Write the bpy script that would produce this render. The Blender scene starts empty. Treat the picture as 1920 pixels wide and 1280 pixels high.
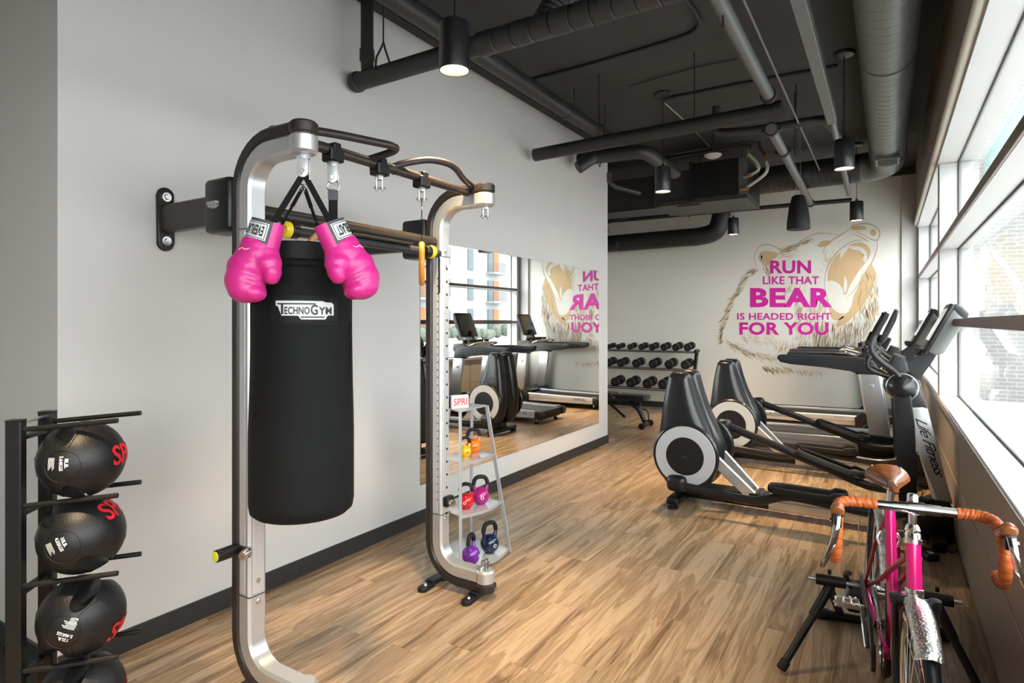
import bpy, bmesh, math, random
from mathutils import Vector, Matrix, noise
random.seed(7)
SC = bpy.context.scene
COL = SC.collection
PI = math.pi
# ------------------------------------------------------------------ camera
F_PX, U0, V0, EYE = 1134.0, 960.0, 603.0, 1.5
YAW = math.atan((1664 - 960) / F_PX)
cy_, sy_ = math.cos(YAW), math.sin(YAW)
cam = bpy.data.cameras.new('camera'); co = bpy.data.objects.new('camera', cam); COL.objects.link(co)
co.location = (0, 0, EYE); co.rotation_euler = (PI / 2, 0, YAW)
cam.sensor_width = 36.0; cam.lens = F_PX / 1920 * 36; cam.shift_y = -(640 - V0) / 1920
cam.clip_start = 0.05; cam.clip_end = 400
SC.camera = co
# ------------------------------------------------------------------ world, exposure
SC.view_settings.view_transform = 'Standard'; SC.view_settings.look = 'None'
SC.view_settings.gamma = 1.0; SC.view_settings.use_curve_mapping = False
SC.view_settings.exposure = 1.14
W = bpy.data.worlds.new('overcast_sky'); SC.world = W; W.use_nodes = True
nt = W.node_tree; nt.nodes.clear()
wo = nt.nodes.new('ShaderNodeOutputWorld'); bg = nt.nodes.new('ShaderNodeBackground')
tc = nt.nodes.new('ShaderNodeTexCoord'); sp = nt.nodes.new('ShaderNodeSeparateXYZ'); rp = nt.nodes.new('ShaderNodeValToRGB')
nt.links.new(tc.outputs['Generated'], sp.inputs[0]); nt.links.new(sp.outputs['Z'], rp.inputs[0])
rp.color_ramp.elements[0].position = 0.0; rp.color_ramp.elements[0].color = (0.80, 0.84, 0.88, 1)
rp.color_ramp.elements[1].position = 0.7; rp.color_ramp.elements[1].color = (0.92, 0.97, 1.0, 1)
nt.links.new(rp.outputs[0], bg.inputs[0]); bg.inputs[1].default_value = 4.4
nt.links.new(bg.outputs[0], wo.inputs[0])
SUN = bpy.data.lights.new('veiled_sun', 'SUN'); SUN.energy = 1.8; SUN.angle = math.radians(55); SUN.color = (1.0, .97, .93)
so = bpy.data.objects.new('veiled_sun', SUN); COL.objects.link(so)
so.rotation_euler = Vector((-.52, .74, -.42)).to_track_quat('-Z', 'Y').to_euler()
PENDANT_W = 200.0
SC.cycles.max_bounces = 10; SC.cycles.diffuse_bounces = 6; SC.cycles.glossy_bounces = 5
SC.cycles.transparent_max_bounces = 16; SC.cycles.caustics_reflective = False; SC.cycles.caustics_refractive = False
SC.cycles.sample_clamp_indirect = 6.0
SC.cycles.use_denoising = True

# ------------------------------------------------------------------ measuring: a sight line met with a real plane
def at(u, v, X=None, Y=None, Z=None, d=None):
    r = (u - U0) / F_PX; z = (V0 - v) / F_PX
    a, b = r * cy_ - sy_, r * sy_ + cy_
    if X is not None: d = X / a
    elif Y is not None: d = Y / b
    elif Z is not None: d = (Z - EYE) / z
    return Vector((a * d, b * d, EYE + z * d))

# ------------------------------------------------------------------ materials
MATS = {}
def mat(name, col=(.5, .5, .5), rough=.5, metal=0., spec=.5, coat=0., noise_s=0., noise_a=0., bump=0., bump_s=60., emit=None, emit_s=0., sheen=0.):
    m = bpy.data.materials.new(name); m.use_nodes = True; t = m.node_tree; b = t.nodes['Principled BSDF']
    b.inputs['Base Color'].default_value = (*col, 1); b.inputs['Roughness'].default_value = rough
    b.inputs['Metallic'].default_value = metal; b.inputs['Specular IOR Level'].default_value = spec
    b.inputs['Coat Weight'].default_value = coat; b.inputs['Coat Roughness'].default_value = .08
    if sheen: b.inputs['Sheen Weight'].default_value = sheen
    if emit: b.inputs['Emission Color'].default_value = (*emit, 1); b.inputs['Emission Strength'].default_value = emit_s
    g = t.nodes.new('ShaderNodeNewGeometry')
    if noise_a:
        n = t.nodes.new('ShaderNodeTexNoise'); n.inputs['Scale'].default_value = noise_s; n.inputs['Detail'].default_value = 4
        t.links.new(g.outputs['Position'], n.inputs['Vector'])
        mx = t.nodes.new('ShaderNodeMix'); mx.data_type = 'RGBA'
        mx.inputs[6].default_value = (*[c * (1 - noise_a) for c in col], 1); mx.inputs[7].default_value = (*[min(1, c * (1 + noise_a)) for c in col], 1)
        t.links.new(n.outputs[0], mx.inputs[0]); t.links.new(mx.outputs[2], b.inputs['Base Color'])
    if bump:
        n2 = t.nodes.new('ShaderNodeTexNoise'); n2.inputs['Scale'].default_value = bump_s; n2.inputs['Detail'].default_value = 3
        t.links.new(g.outputs['Position'], n2.inputs['Vector'])
        bp = t.nodes.new('ShaderNodeBump'); bp.inputs['Strength'].default_value = bump; bp.inputs['Distance'].default_value = .004
        t.links.new(n2.outputs[0], bp.inputs['Height']); t.links.new(bp.outputs[0], b.inputs['Normal'])
    MATS[name] = m
    return m
M = MATS
mat('wall_paint', (.60, .59, .575), .6, spec=.3, noise_s=1.2, noise_a=.02, bump=.05, bump_s=180)
mat('far_paint', (.74, .72, .66), .6, spec=.3, noise_s=1.2, noise_a=.02, bump=.05, bump_s=180)
mat('ceiling_black', (.033, .0328, .0315), .7, noise_s=3, noise_a=.25, bump=.2, bump_s=40)
mat('duct_black', (.026, .0265, .027), .48, noise_s=6, noise_a=.2)
mat('pipe_black', (.017, .017, .018), .5, noise_s=8, noise_a=.2)
mat('strut_grey', (.10, .108, .10), .5, noise_s=8, noise_a=.15)
mat('duct_grey', (.13, .142, .135), .42, metal=.25, noise_s=5, noise_a=.15)
mat('baseboard', (.024, .0235, .0245), .5)
mat('taupe_panel', (.40, .36, .32), .42, metal=.15, noise_s=4, noise_a=.04)
mat('bulkhead_paint', (.25, .23, .205), .5)
mat('frame_white', (.50, .50, .498), .4)
mat('shade_cream', (.66, .63, .55), .5)
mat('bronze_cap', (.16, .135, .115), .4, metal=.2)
mat('gasket', (.03, .03, .03), .6)
mat('mirror', (.90, .92, .91), .0, metal=1.)
mat('mirror_edge', (.25, .28, .27), .2)
mat('silver', (.62, .63, .64), .34, metal=.75)
mat('silver_bright', (.60, .60, .61), .36, metal=.5)
mat('brown_metal', (.036, .029, .026), .36, metal=.35)
mat('chrome', (.82, .82, .83), .12, metal=1.)
mat('steel', (.60, .60, .61), .28, metal=1.)
mat('black_plastic', (.008, .008, .009), .38, spec=.4)
mat('black_satin', (.011, .0115, .013), .30, spec=.4, coat=.15)
mat('black_rubber', (.007, .007, .0075), .6, spec=.35)
mat('ball_rubber', (.008, .008, .009), .42, spec=.4, noise_s=20, noise_a=.3, bump=.25, bump_s=240)
mat('black_steel', (.007, .007, .0075), .4, spec=.4)
mat('charcoal', (.026, .027, .030), .40, spec=.4)
mat('bag_fabric', (.0072, .0076, .008), .7, spec=.16, bump=.35, bump_s=420, noise_s=5, noise_a=.15)
mat('bag_band', (.005, .005, .0055), .6, spec=.25, bump=.2, bump_s=300)
mat('webbing', (.004, .004, .004), .7, spec=.25, bump=.5, bump_s=500)
mat('pink_leather', (.56, .021, .215), .36, spec=.5, bump=.18, bump_s=95)
mat('cuff_grey', (.055, .057, .060), .6, bump=.2, bump_s=300)
mat('label_white', (.62, .63, .64), .5)
mat('white_print', (.78, .78, .78), .5)
mat('black_print', (.012, .012, .012), .5)
mat('red_print', (.62, .012, .02), .45)
mat('red_sign', (.70, .03, .03), .45)
mat('wood_ring', (.50, .22, .085), .38, noise_s=18, noise_a=.25)
mat('amber_ring', (.72, .28, .03), .35, noise_s=18, noise_a=.15)
mat('yellow', (.80, .62, .02), .4)
mat('lime', (.55, .62, .04), .4)
mat('stand_white', (.44, .45, .46), .35, metal=.3)
mat('shelf_white', (.60, .61, .62), .2, metal=.3)
for n, c in (('yellow', (.78, .42, .01)), ('orange', (.78, .18, .01)), ('red', (.60, .008, .012)), ('magenta', (.36, .01, .16)), ('purple', (.16, .02, .30)), ('navy', (.006, .012, .05))):
    mat('kettlebell_' + n, c, .22, coat=.3)
mat('dumbbell_rubber', (.006, .006, .0065), .5, spec=.35)
mat('console_side', (.20, .215, .205), .35, metal=.3)
mat('screen', (.012, .013, .014), .08, coat=.5)
mat('belt', (.012, .012, .013), .6, noise_s=60, noise_a=.2)
mat('disc_grey', (.46, .47, .48), .42)
mat('pink_paint', (.82, .008, .21), .2, coat=.5)
mat('crimson_paint', (.42, .012, .06), .25, coat=.4)
mat('saddle_leather', (.24, .075, .022), .26, coat=.25, noise_s=12, noise_a=.3)
mat('tape_leather', (.50, .115, .022), .40, noise_s=30, noise_a=.18)
mat('tape_seam', (.20, .042, .01), .6)
mat('tire', (.009, .0095, .011), .5, spec=.35)
mat('copper', (.42, .24, .12), .35, metal=.9)
mat('braid', (.55, .52, .46), .5, metal=.4, bump=.6, bump_s=300)
mat('bear_tan', (.60, .41, .22), .6)
mat('bear_line', (.52, .36, .19), .6)
mat('mural_pale', (.72, .70, .63), .6)
mat('mural_pink', (.60, .006, .32), .55)
mat('concrete', (.66, .65, .63), .8, noise_s=.6, noise_a=.08)
mat('asphalt', (.10, .10, .105), .85, noise_s=3, noise_a=.1)
mat('render_white', (.235, .238, .242), .7)
mat('building_orange', (.30, .10, .025), .7)
mat('building_glass', (.055, .075, .09), .3, spec=.3)
mat('building_grey', (.10, .108, .12), .6)
mat('railing', (.045, .05, .055), .5)
mat('leaf', (.07, .085, .06), .7, noise_s=4, noise_a=.4)
mat('teal_glass', (.13, .20, .19), .4, spec=.2)
mat('hammered_alu', (.80, .80, .80), .26, metal=1., bump=.9, bump_s=130)
mat('lamp_glow', (1, .9, .75), .5, emit=(1.0, .80, .52), emit_s=12.0)
mat('shadow_gap', (.01, .01, .01), .8)

def glass_mat():
    m = bpy.data.materials.new('window_glass'); m.use_nodes = True; t = m.node_tree; t.nodes.clear()
    o = t.nodes.new('ShaderNodeOutputMaterial'); mx = t.nodes.new('ShaderNodeMixShader')
    tr = t.nodes.new('ShaderNodeBsdfTransparent'); tr.inputs[0].default_value = (.95, .962, .955, 1)
    gl = t.nodes.new('ShaderNodeBsdfGlossy'); gl.inputs['Roughness'].default_value = 0.0
    fr = t.nodes.new('ShaderNodeFresnel'); fr.inputs[0].default_value = 1.5
    g = t.nodes.new('ShaderNodeNewGeometry'); s = t.nodes.new('ShaderNodeMath'); s.operation = 'SUBTRACT'; s.inputs[0].default_value = 1
    mu = t.nodes.new('ShaderNodeMath'); mu.operation = 'MULTIPLY'
    t.links.new(g.outputs['Backfacing'], s.inputs[1]); t.links.new(s.outputs[0], mu.inputs[0]); t.links.new(fr.outputs[0], mu.inputs[1])
    t.links.new(mu.outputs[0], mx.inputs[0]); t.links.new(tr.outputs[0], mx.inputs[1]); t.links.new(gl.outputs[0], mx.inputs[2])
    t.links.new(mx.outputs[0], o.inputs[0]); M['glass'] = m
glass_mat()

def oak_mat():
    m = bpy.data.materials.new('oak_plank'); m.use_nodes = True; t = m.node_tree; b = t.nodes['Principled BSDF']; N = t.nodes.new; L = t.links.new
    tcn = N('ShaderNodeTexCoord'); oi = N('ShaderNodeObjectInfo')
    ml = N('ShaderNodeMath'); ml.operation = 'MULTIPLY'; ml.inputs[1].default_value = 53.0; L(oi.outputs['Random'], ml.inputs[0])
    cb = N('ShaderNodeCombineXYZ'); L(ml.outputs[0], cb.inputs[0]); L(ml.outputs[0], cb.inputs[1]); L(ml.outputs[0], cb.inputs[2])
    ad = N('ShaderNodeVectorMath'); ad.operation = 'ADD'; L(tcn.outputs['Object'], ad.inputs[0]); L(cb.outputs[0], ad.inputs[1])
    mp = N('ShaderNodeMapping'); mp.inputs['Scale'].default_value = (15, 1.05, 1); L(ad.outputs[0], mp.inputs[0])
    n1 = N('ShaderNodeTexNoise'); n1.inputs['Scale'].default_value = 1.0; n1.inputs['Detail'].default_value = 5; n1.inputs['Distortion'].default_value = .9; L(mp.outputs[0], n1.inputs['Vector'])
    # rings of the grain: contour lines of the slow noise
    rg = N('ShaderNodeMath'); rg.operation = 'MULTIPLY'; rg.inputs[1].default_value = 46.0; L(n1.outputs[0], rg.inputs[0])
    sn = N('ShaderNodeMath'); sn.operation = 'SINE'; L(rg.outputs[0], sn.inputs[0])
    mp2 = N('ShaderNodeMapping'); mp2.inputs['Scale'].default_value = (150, 4.5, 1); L(ad.outputs[0], mp2.inputs[0])
    n2 = N('ShaderNodeTexNoise'); n2.inputs['Scale'].default_value = 1.0; n2.inputs['Detail'].default_value = 3; L(mp2.outputs[0], n2.inputs['Vector'])
    a1 = N('ShaderNodeMath'); a1.operation = 'MULTIPLY_ADD'; a1.inputs[1].default_value = .085; L(sn.outputs[0], a1.inputs[0]); L(n1.outputs[0], a1.inputs[2])
    a2 = N('ShaderNodeMath'); a2.operation = 'MULTIPLY_ADD'; a2.inputs[1].default_value = .40; L(n2.outputs[0], a2.inputs[0]); L(a1.outputs[0], a2.inputs[2])
    rnd = N('ShaderNodeMath'); rnd.operation = 'MULTIPLY_ADD'; rnd.inputs[1].default_value = .075; L(oi.outputs['Random'], rnd.inputs[0]); L(a2.outputs[0], rnd.inputs[2])
    r = N('ShaderNodeValToRGB'); e = r.color_ramp.elements
    e[0].position = .45; e[0].color = (.135, .080, .041, 1); e[1].position = .90; e[1].color = (.455, .322, .205, 1)
    k = e.new(.68); k.color = (.29, .189, .106, 1)
    L(rnd.outputs[0], r.inputs[0]); L(r.outputs[0], b.inputs['Base Color'])
    b.inputs['Roughness'].default_value = .33; b.inputs['Specular IOR Level'].default_value = .5
    bp = N('ShaderNodeBump'); bp.inputs['Strength'].default_value = .12; bp.inputs['Distance'].default_value = .002; L(n2.outputs[0], bp.inputs['Height']); L(bp.outputs[0], b.inputs['Normal'])
    M['oak'] = m
oak_mat()

def brick_mat():
    m = bpy.data.materials.new('pale_brick'); m.use_nodes = True; t = m.node_tree; b = t.nodes['Principled BSDF']; N = t.nodes.new; L = t.links.new
    g = N('ShaderNodeNewGeometry'); sx = N('ShaderNodeSeparateXYZ'); cb = N('ShaderNodeCombineXYZ'); L(g.outputs['Position'], sx.inputs[0]); L(sx.outputs['X'], cb.inputs[0]); L(sx.outputs['Z'], cb.inputs[1])
    br = N('ShaderNodeTexBrick'); br.inputs['Scale'].default_value = 1.0; br.inputs['Brick Width'].default_value = .3; br.inputs['Row Height'].default_value = .085; br.inputs['Mortar Size'].default_value = .012
    br.inputs['Color1'].default_value = (.175, .173, .168, 1); br.inputs['Color2'].default_value = (.16, .158, .155, 1); br.inputs['Mortar'].default_value = (.235, .235, .232, 1)
    L(cb.outputs[0], br.inputs['Vector']); L(br.outputs[0], b.inputs['Base Color']); b.inputs['Roughness'].default_value = .8
    M['brick'] = m
brick_mat()

# ------------------------------------------------------------------ mesh builder
def crv(pts, n=6, closed=False):
    P = [Vector(p) for p in pts]; out = []; k = len(P)
    rng = range(k) if closed else range(k - 1)
    for i in rng:
        p0 = P[(i - 1) % k] if closed or i > 0 else P[0] * 2 - P[1]
        p1, p2 = P[i], P[(i + 1) % k]
        p3 = P[(i + 2) % k] if closed or i + 2 < k else P[-1] * 2 - P[-2]
        for j in range(n):
            t = j / n
            out.append(.5 * ((2 * p1) + (p2 - p0) * t + (2 * p0 - 5 * p1 + 4 * p2 - p3) * t * t + (3 * p1 - p0 - 3 * p2 + p3) * t ** 3))
    if not closed: out.append(P[-1])
    return out
def frame_from(z, up=None):
    z = Vector(z).normalized(); up = Vector(up) if up else (Vector((0, 0, 1)) if abs(z.z) < .95 else Vector((1, 0, 0)))
    x = up.cross(z)
    if x.length < 1e-6: x = Vector((0, 1, 0)).cross(z)
    x.normalize(); y = z.cross(x)
    return Matrix((x, y, z)).transposed()
_bev = {}
class MB:
    def __init__(s): s.v = []; s.f = []
    def add(s, vs, fs):
        o = len(s.v); s.v += [Vector(v) for v in vs]; s.f += [[i + o for i in f] for f in fs]; return s
    def box(s, c, size, rot=None, bev=0., seg=1):
        bm = bmesh.new(); bmesh.ops.create_cube(bm, size=1.0)
        for v in bm.verts: v.co = Vector((v.co.x * size[0], v.co.y * size[1], v.co.z * size[2]))
        if bev: bmesh.ops.bevel(bm, geom=list(bm.edges), offset=min(bev, .48 * min(size)), segments=seg, profile=.5, affect='EDGES')
        bm.verts.index_update(); R = rot if rot is not None else Matrix.Identity(3); c = Vector(c)
        s.add([R @ v.co + c for v in bm.verts], [[v.index for v in f.verts] for f in bm.faces]); bm.free(); return s
    def box2(s, lo, hi, bev=0., seg=1):
        lo = Vector(lo); hi = Vector(hi); return s.box((lo + hi) / 2, hi - lo, None, bev, seg)
    def bar(s, p0, p1, w, h, up=None, bev=0., seg=1):
        p0 = Vector(p0); p1 = Vector(p1); return s.box((p0 + p1) / 2, (w, h, (p1 - p0).length), frame_from(p1 - p0, up), bev, seg)
    def tube(s, pts, r, n=12, closed=False, caps=True, flat=None):
        P = [Vector(p) for p in pts]; k = len(P); rs = r if isinstance(r, (list, tuple)) else [r] * k
        T = []
        for i in range(k):
            a = P[(i - 1) % k] if closed or i else P[0]; b = P[(i + 1) % k] if closed or i < k - 1 else P[-1]
            T.append((b - a).normalized())
        R = frame_from(T[0]); x = R.col[0].copy(); vs = []
        for i in range(k):
            x = (x - T[i] * x.dot(T[i])).normalized(); y = T[i].cross(x)
            for j in range(n):
                a = 2 * PI * j / n; vs.append(P[i] + x * math.cos(a) * rs[i] + y * math.sin(a) * rs[i] * (flat or 1))
        fs = []
        for i in range(k if closed else k - 1):
            for j in range(n):
                a = i * n + j; b = i * n + (j + 1) % n; c = ((i + 1) % k) * n + (j + 1) % n; d = ((i + 1) % k) * n + j; fs.append([a, b, c, d])
        if caps and not closed: fs += [list(range(n))[::-1], [(k - 1) * n + j for j in range(n)]]
        return s.add(vs, fs)
    def cyl(s, p0, p1, r, r2=None, n=16): return s.tube([p0, p1], [r, r if r2 is None else r2], n)
    def lathe(s, prof, o=(0, 0, 0), axis=(0, 0, 1), n=24, up=None):
        R = frame_from(axis, up); o = Vector(o); vs = []; fs = []; k = len(prof)
        for r, z in prof:
            for j in range(n): a = 2 * PI * j / n; vs.append(o + R @ Vector((r * math.cos(a), r * math.sin(a), z)))
        for i in range(k - 1):
            for j in range(n): fs.append([i * n + j, i * n + (j + 1) % n, (i + 1) * n + (j + 1) % n, (i + 1) * n + j])
        if prof[0][0] > 1e-5: fs.append(list(range(n))[::-1])
        if prof[-1][0] > 1e-5: fs.append([(k - 1) * n + j for j in range(n)])
        return s.add(vs, fs)
    def prism(s, poly, lo, hi, fn, bev=0., seg=2):
        """polygon in 2D run from lo to hi; fn(x, y, t) -> point"""
        k = len(poly)
        bm = bmesh.new()
        a = [bm.verts.new((p[0], p[1], lo)) for p in poly]; b = [bm.verts.new((p[0], p[1], hi)) for p in poly]
        f0 = bm.faces.new(a[::-1]); f1 = bm.faces.new(b)
        for i in range(k): bm.faces.new((a[i], a[(i + 1) % k], b[(i + 1) % k], b[i]))
        if bev:
            bmesh.ops.bevel(bm, geom=list(f0.edges) + list(f1.edges), offset=bev, segments=seg, profile=.5, affect='EDGES')
        bm.verts.index_update()
        big = [f for f in bm.faces if len(f.verts) > 4]
        if big: bmesh.ops.triangulate(bm, faces=big)
        bm.verts.index_update()
        s.add([fn(v.co.x, v.co.y, v.co.z) for v in bm.verts], [[v.index for v in f.verts] for f in bm.faces]); bm.free(); return s
    def ball(s, c, r, rot=None, u=20, v=12):
        r = r if isinstance(r, (tuple, list)) else (r, r, r); c = Vector(c); R = rot if rot is not None else Matrix.Identity(3); vs = [c + R @ Vector((0, 0, r[2]))]; fs = []
        for i in range(1, v):
            p = PI * i / v
            for j in range(u): q = 2 * PI * j / u; vs.append(c + R @ Vector((r[0] * math.sin(p) * math.cos(q), r[1] * math.sin(p) * math.sin(q), r[2] * math.cos(p))))
        vs.append(c + R @ Vector((0, 0, -r[2])))
        for j in range(u): fs.append([0, 1 + j, 1 + (j + 1) % u]); fs.append([len(vs) - 1, 1 + (v - 2) * u + (j + 1) % u, 1 + (v - 2) * u + j])
        for i in range(v - 2):
            for j in range(u): a = 1 + i * u + j; b = 1 + i * u + (j + 1) % u; fs.append([a, a + u, b + u, b])
        return s.add(vs, fs)
    def map(s, fn): s.v = [Vector(fn(v)) for v in s.v]; return s
    def build(s, name, m, parent=None, world=True, angle=35, flip=False, recalc=True):
        off = wloc(parent) if (parent is not None and world) else Vector((0, 0, 0))
        me = bpy.data.meshes.new(name); me.from_pydata([v - off for v in s.v], [], s.f)
        if recalc:
            bm = bmesh.new(); bm.from_mesh(me); bmesh.ops.recalc_face_normals(bm, faces=bm.faces); bm.to_mesh(me); bm.free()
        me.materials.append(M[m] if isinstance(m, str) else m)
        me.shade_smooth(); me.set_sharp_from_angle(angle=math.radians(angle))
        o = bpy.data.objects.new(name, me); COL.objects.link(o)
        if parent is not None: o.parent = parent
        return o
def wloc(o):
    v = Vector((0, 0, 0))
    while o is not None: v += o.location; o = o.parent
    return v
def thing(name, label, cat, loc=(0, 0, 0), group=None, rotz=0.):
    o = bpy.data.objects.new(name, None); COL.objects.link(o); o.empty_display_size = .1
    o.location = loc; o.rotation_euler = (0, 0, rotz); o['label'] = label; o['category'] = cat
    if group: o['group'] = group
    return o
def tag(o, label, cat, group=None):
    o['label'] = label; o['category'] = cat
    if group: o['group'] = group
    return o
def struct(o): o['kind'] = 'structure'; return o
def stuff(o): o['kind'] = 'stuff'; return o
KIDS = {}
def copy_tree(o, parent=None):
    c = o.copy(); COL.objects.link(c)
    if parent is not None: c.parent = parent
    for ch in [x for x in COL.objects if x.parent is o]: copy_tree(ch, c)
    return c
def copy_thing(o, loc, label, rotz=None):
    c = copy_tree(o); c.location = loc; c['label'] = label
    if rotz is not None: c.rotation_euler = (0, 0, rotz)
    return c
def text_geo(body, bold=0., sp=1.0, shear=0.):
    """outline of a text, filled, as (verts2d, faces), scaled to the unit box (0..1, 0..1)"""
    cu = bpy.data.curves.new('text', 'FONT'); cu.body = body; cu.size = 1; cu.offset = bold; cu.resolution_u = 3; cu.space_character = sp; cu.shear = shear
    ob = bpy.data.objects.new('text', cu); COL.objects.link(ob)
    dg = bpy.context.evaluated_depsgraph_get(); dg.update(); ev = ob.evaluated_get(dg); me = ev.to_mesh()
    vs = [(v.co.x, v.co.y) for v in me.vertices]; fs = [list(p.vertices) for p in me.polygons]
    ev.to_mesh_clear(); bpy.data.objects.remove(ob); bpy.data.curves.remove(cu)
    x0 = min(v[0] for v in vs); x1 = max(v[0] for v in vs); y0 = min(v[1] for v in vs); y1 = max(v[1] for v in vs)
    return [((x - x0) / (x1 - x0), (y - y0) / (y1 - y0)) for x, y in vs], fs
def lettering(body, fn, name, m, parent, bold=.0, sp=1.0, label=None, shear=0.):
    """fn(a, b) with a, b in 0..1 -> world point"""
    vs, fs = text_geo(body, bold, sp, shear); b = MB(); b.add([fn(x, y) for x, y in vs], fs)
    o = b.build(name, m, parent, recalc=False)
    if label: o['label'] = label
    return o
def quad_fn(o, x, y):
    o = Vector(o); x = Vector(x); y = Vector(y)
    return lambda a, b: o + x * a + y * b
def organic(parts, voxel, it, name, m, parent):
    """solids fused into one smooth skin"""
    b = MB()
    for p in parts: b.ball(*p)
    o = b.build(name, m, parent)
    r = o.modifiers.new('r', 'REMESH'); r.mode = 'VOXEL'; r.voxel_size = voxel
    s = o.modifiers.new('s', 'SMOOTH'); s.factor = .5; s.iterations = it
    dg = bpy.context.evaluated_depsgraph_get(); dg.update(); me = bpy.data.meshes.new_from_object(o.evaluated_get(dg))
    o.modifiers.clear(); o.data = me; me.shade_smooth()
    return o
# ================================================================== THE SETTING
XL, XR, YF, ZC = -2.95, .40, 10.40, 3.72
WALL_TOP = 3.60
struct(MB().box2((-4.7, 1.147, 0), (XL, 7.0, WALL_TOP)).build('wall_left', 'wall_paint'))
struct(MB().box2((-4.85, -3.6, 0), (-4.7, 1.3, ZC)).build('wall_left_rear', 'wall_paint'))
struct(MB().box2((-4.85, -3.75, 0), (.62, -3.6, ZC)).build('wall_back', 'wall_paint'))
struct(MB().box2((-5.45, 7.0, 0), (-5.3, YF + .15, ZC)).build('wall_alcove', 'far_paint'))
struct(MB().box2((-5.45, 6.85, 0), (-4.7, 7.0, ZC)).build('wall_alcove_front', 'far_paint'))
struct(MB().box2((-5.3, YF, 0), (.62, YF + .15, 3.615)).build('wall_far', 'far_paint'))
struct(MB().box2((.17, 10.365, 0), (.62, YF, 3.615), .004).build('trim_1', 'wall_paint'))
struct(MB().box2((-5.45, -3.75, ZC), (.62, YF + .15, ZC + .15)).build('ceiling', 'ceiling_black'))
struct(MB().box2((-4.7, 1.147, WALL_TOP), (-2.86, 7.05, ZC)).build('trim_2', 'ceiling_black'))
struct(MB().box2((-5.3, YF - .03, 3.615), (.62, YF + .15, ZC)).build('trim_3', 'ceiling_black'))
# baseboards
struct(MB().box2((XL, 1.147, 0), (XL + .012, 7.012, .10), .002).build('baseboard_left', 'baseboard'))
struct(MB().box2((XL - 1.2, 7.0, 0), (XL, 7.012, .10), .002).build('baseboard_end', 'baseboard'))
struct(MB().box2((-5.3, YF - .012, 0), (.17, YF, .10), .002).build('baseboard_far', 'baseboard'))
struct(MB().box2((-4.7, 1.135, 0), (XL, 1.147, .10), .002).build('baseboard_near', 'baseboard'))
# floor of planks
fl = struct(MB().box2((-5.45, -3.75, -.15), (.62, YF + .15, -.006)).build('floor', 'shadow_gap'))
PW, PL = .182, 1.22
def plank_mesh(x0, x1, y0, y1, cache={}):
    k = (round(x1 - x0, 4), round(y1 - y0, 4))
    if k not in cache:
        w, l = (x1 - x0) / 2, (y1 - y0) / 2; g, c = .0004, .0011
        b = MB(); vs = []
        for z, i in ((-.006, 0), (-c, 0), (0, c)):
            a, d = w - g - i, l - g - i; vs += [(-a, -d, z), (a, -d, z), (a, d, z), (-a, d, z)]
        fs = [[8, 9, 10, 11]] + [[r * 4 + i, r * 4 + (i + 1) % 4, r * 4 + 4 + (i + 1) % 4, r * 4 + 4 + i] for r in (0, 1) for i in range(4)]
        me = bpy.data.meshes.new('plank'); me.from_pydata([Vector(v) for v in vs], [], fs); me.materials.append(M['oak']); cache[k] = me
    return cache[k]
def lay(x0, x1, y0, y1):
    o = bpy.data.objects.new('plank', plank_mesh(x0, x1, y0, y1)); COL.objects.link(o); o.parent = fl; o.location = ((x0 + x1) / 2, (y0 + y1) / 2, 0)
x = XR
row = 0
while x > -5.3:
    x0 = max(x - PW, -5.3)
    ya = .3 if x > XL + .01 else 7.0
    if x > XL + .01 and x0 < XL: x0 = XL
    y = ya - PL * ((row * .377 + .13 * (row % 3)) % 1.0)
    while y < YF:
        a, b = max(y, ya), min(y + PL, YF)
        if b - a > .02: lay(x0, x, a, b)
        y += PL
    x = x0; row += 1
stuff(MB().box2((-4.7, -3.6, -.006), (XR, .2995, 0)).build('rear_boards', 'oak', fl))
# knee wall under the windows
kw = struct(MB().box2((XR, -3.6, 0), (.62, YF, .83)).build('wall_right', 'taupe_panel'))
for a, b in ((-3.6, .95), (.96, 4.86), (4.875, 8.70), (8.715, 10.365)):
    MB().box2((XR - .008, a, .425), (XR, b, .82), .003).build('panel', 'taupe_panel', kw)
    MB().box2((XR - .008, a, .012), (XR, b, .415), .003).build('panel', 'taupe_panel', kw)
struct(MB().box2((.365, -3.6, .832), (.60, 10.365, .876), .004).build('trim_4', 'frame_white'))
struct(MB().box2((.358, -3.6, .826), (.366, 10.365, .868), .002).build('trim_5', 'taupe_panel'))
# header, bulkhead, roller shade valance
struct(MB().box2((.36, -3.6, 2.835), (.62, 10.37, 2.93)).build('trim_6', 'frame_white'))
struct(MB().box2((.342, -3.6, 2.925), (.62, 10.37, ZC)).build('trim_7', 'bulkhead_paint'))
struct(MB().tube([(.345, -3.6, 2.888), (.345, 10.365, 2.888)], .030, 14).build('trim_8', 'shade_cream'))
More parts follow.
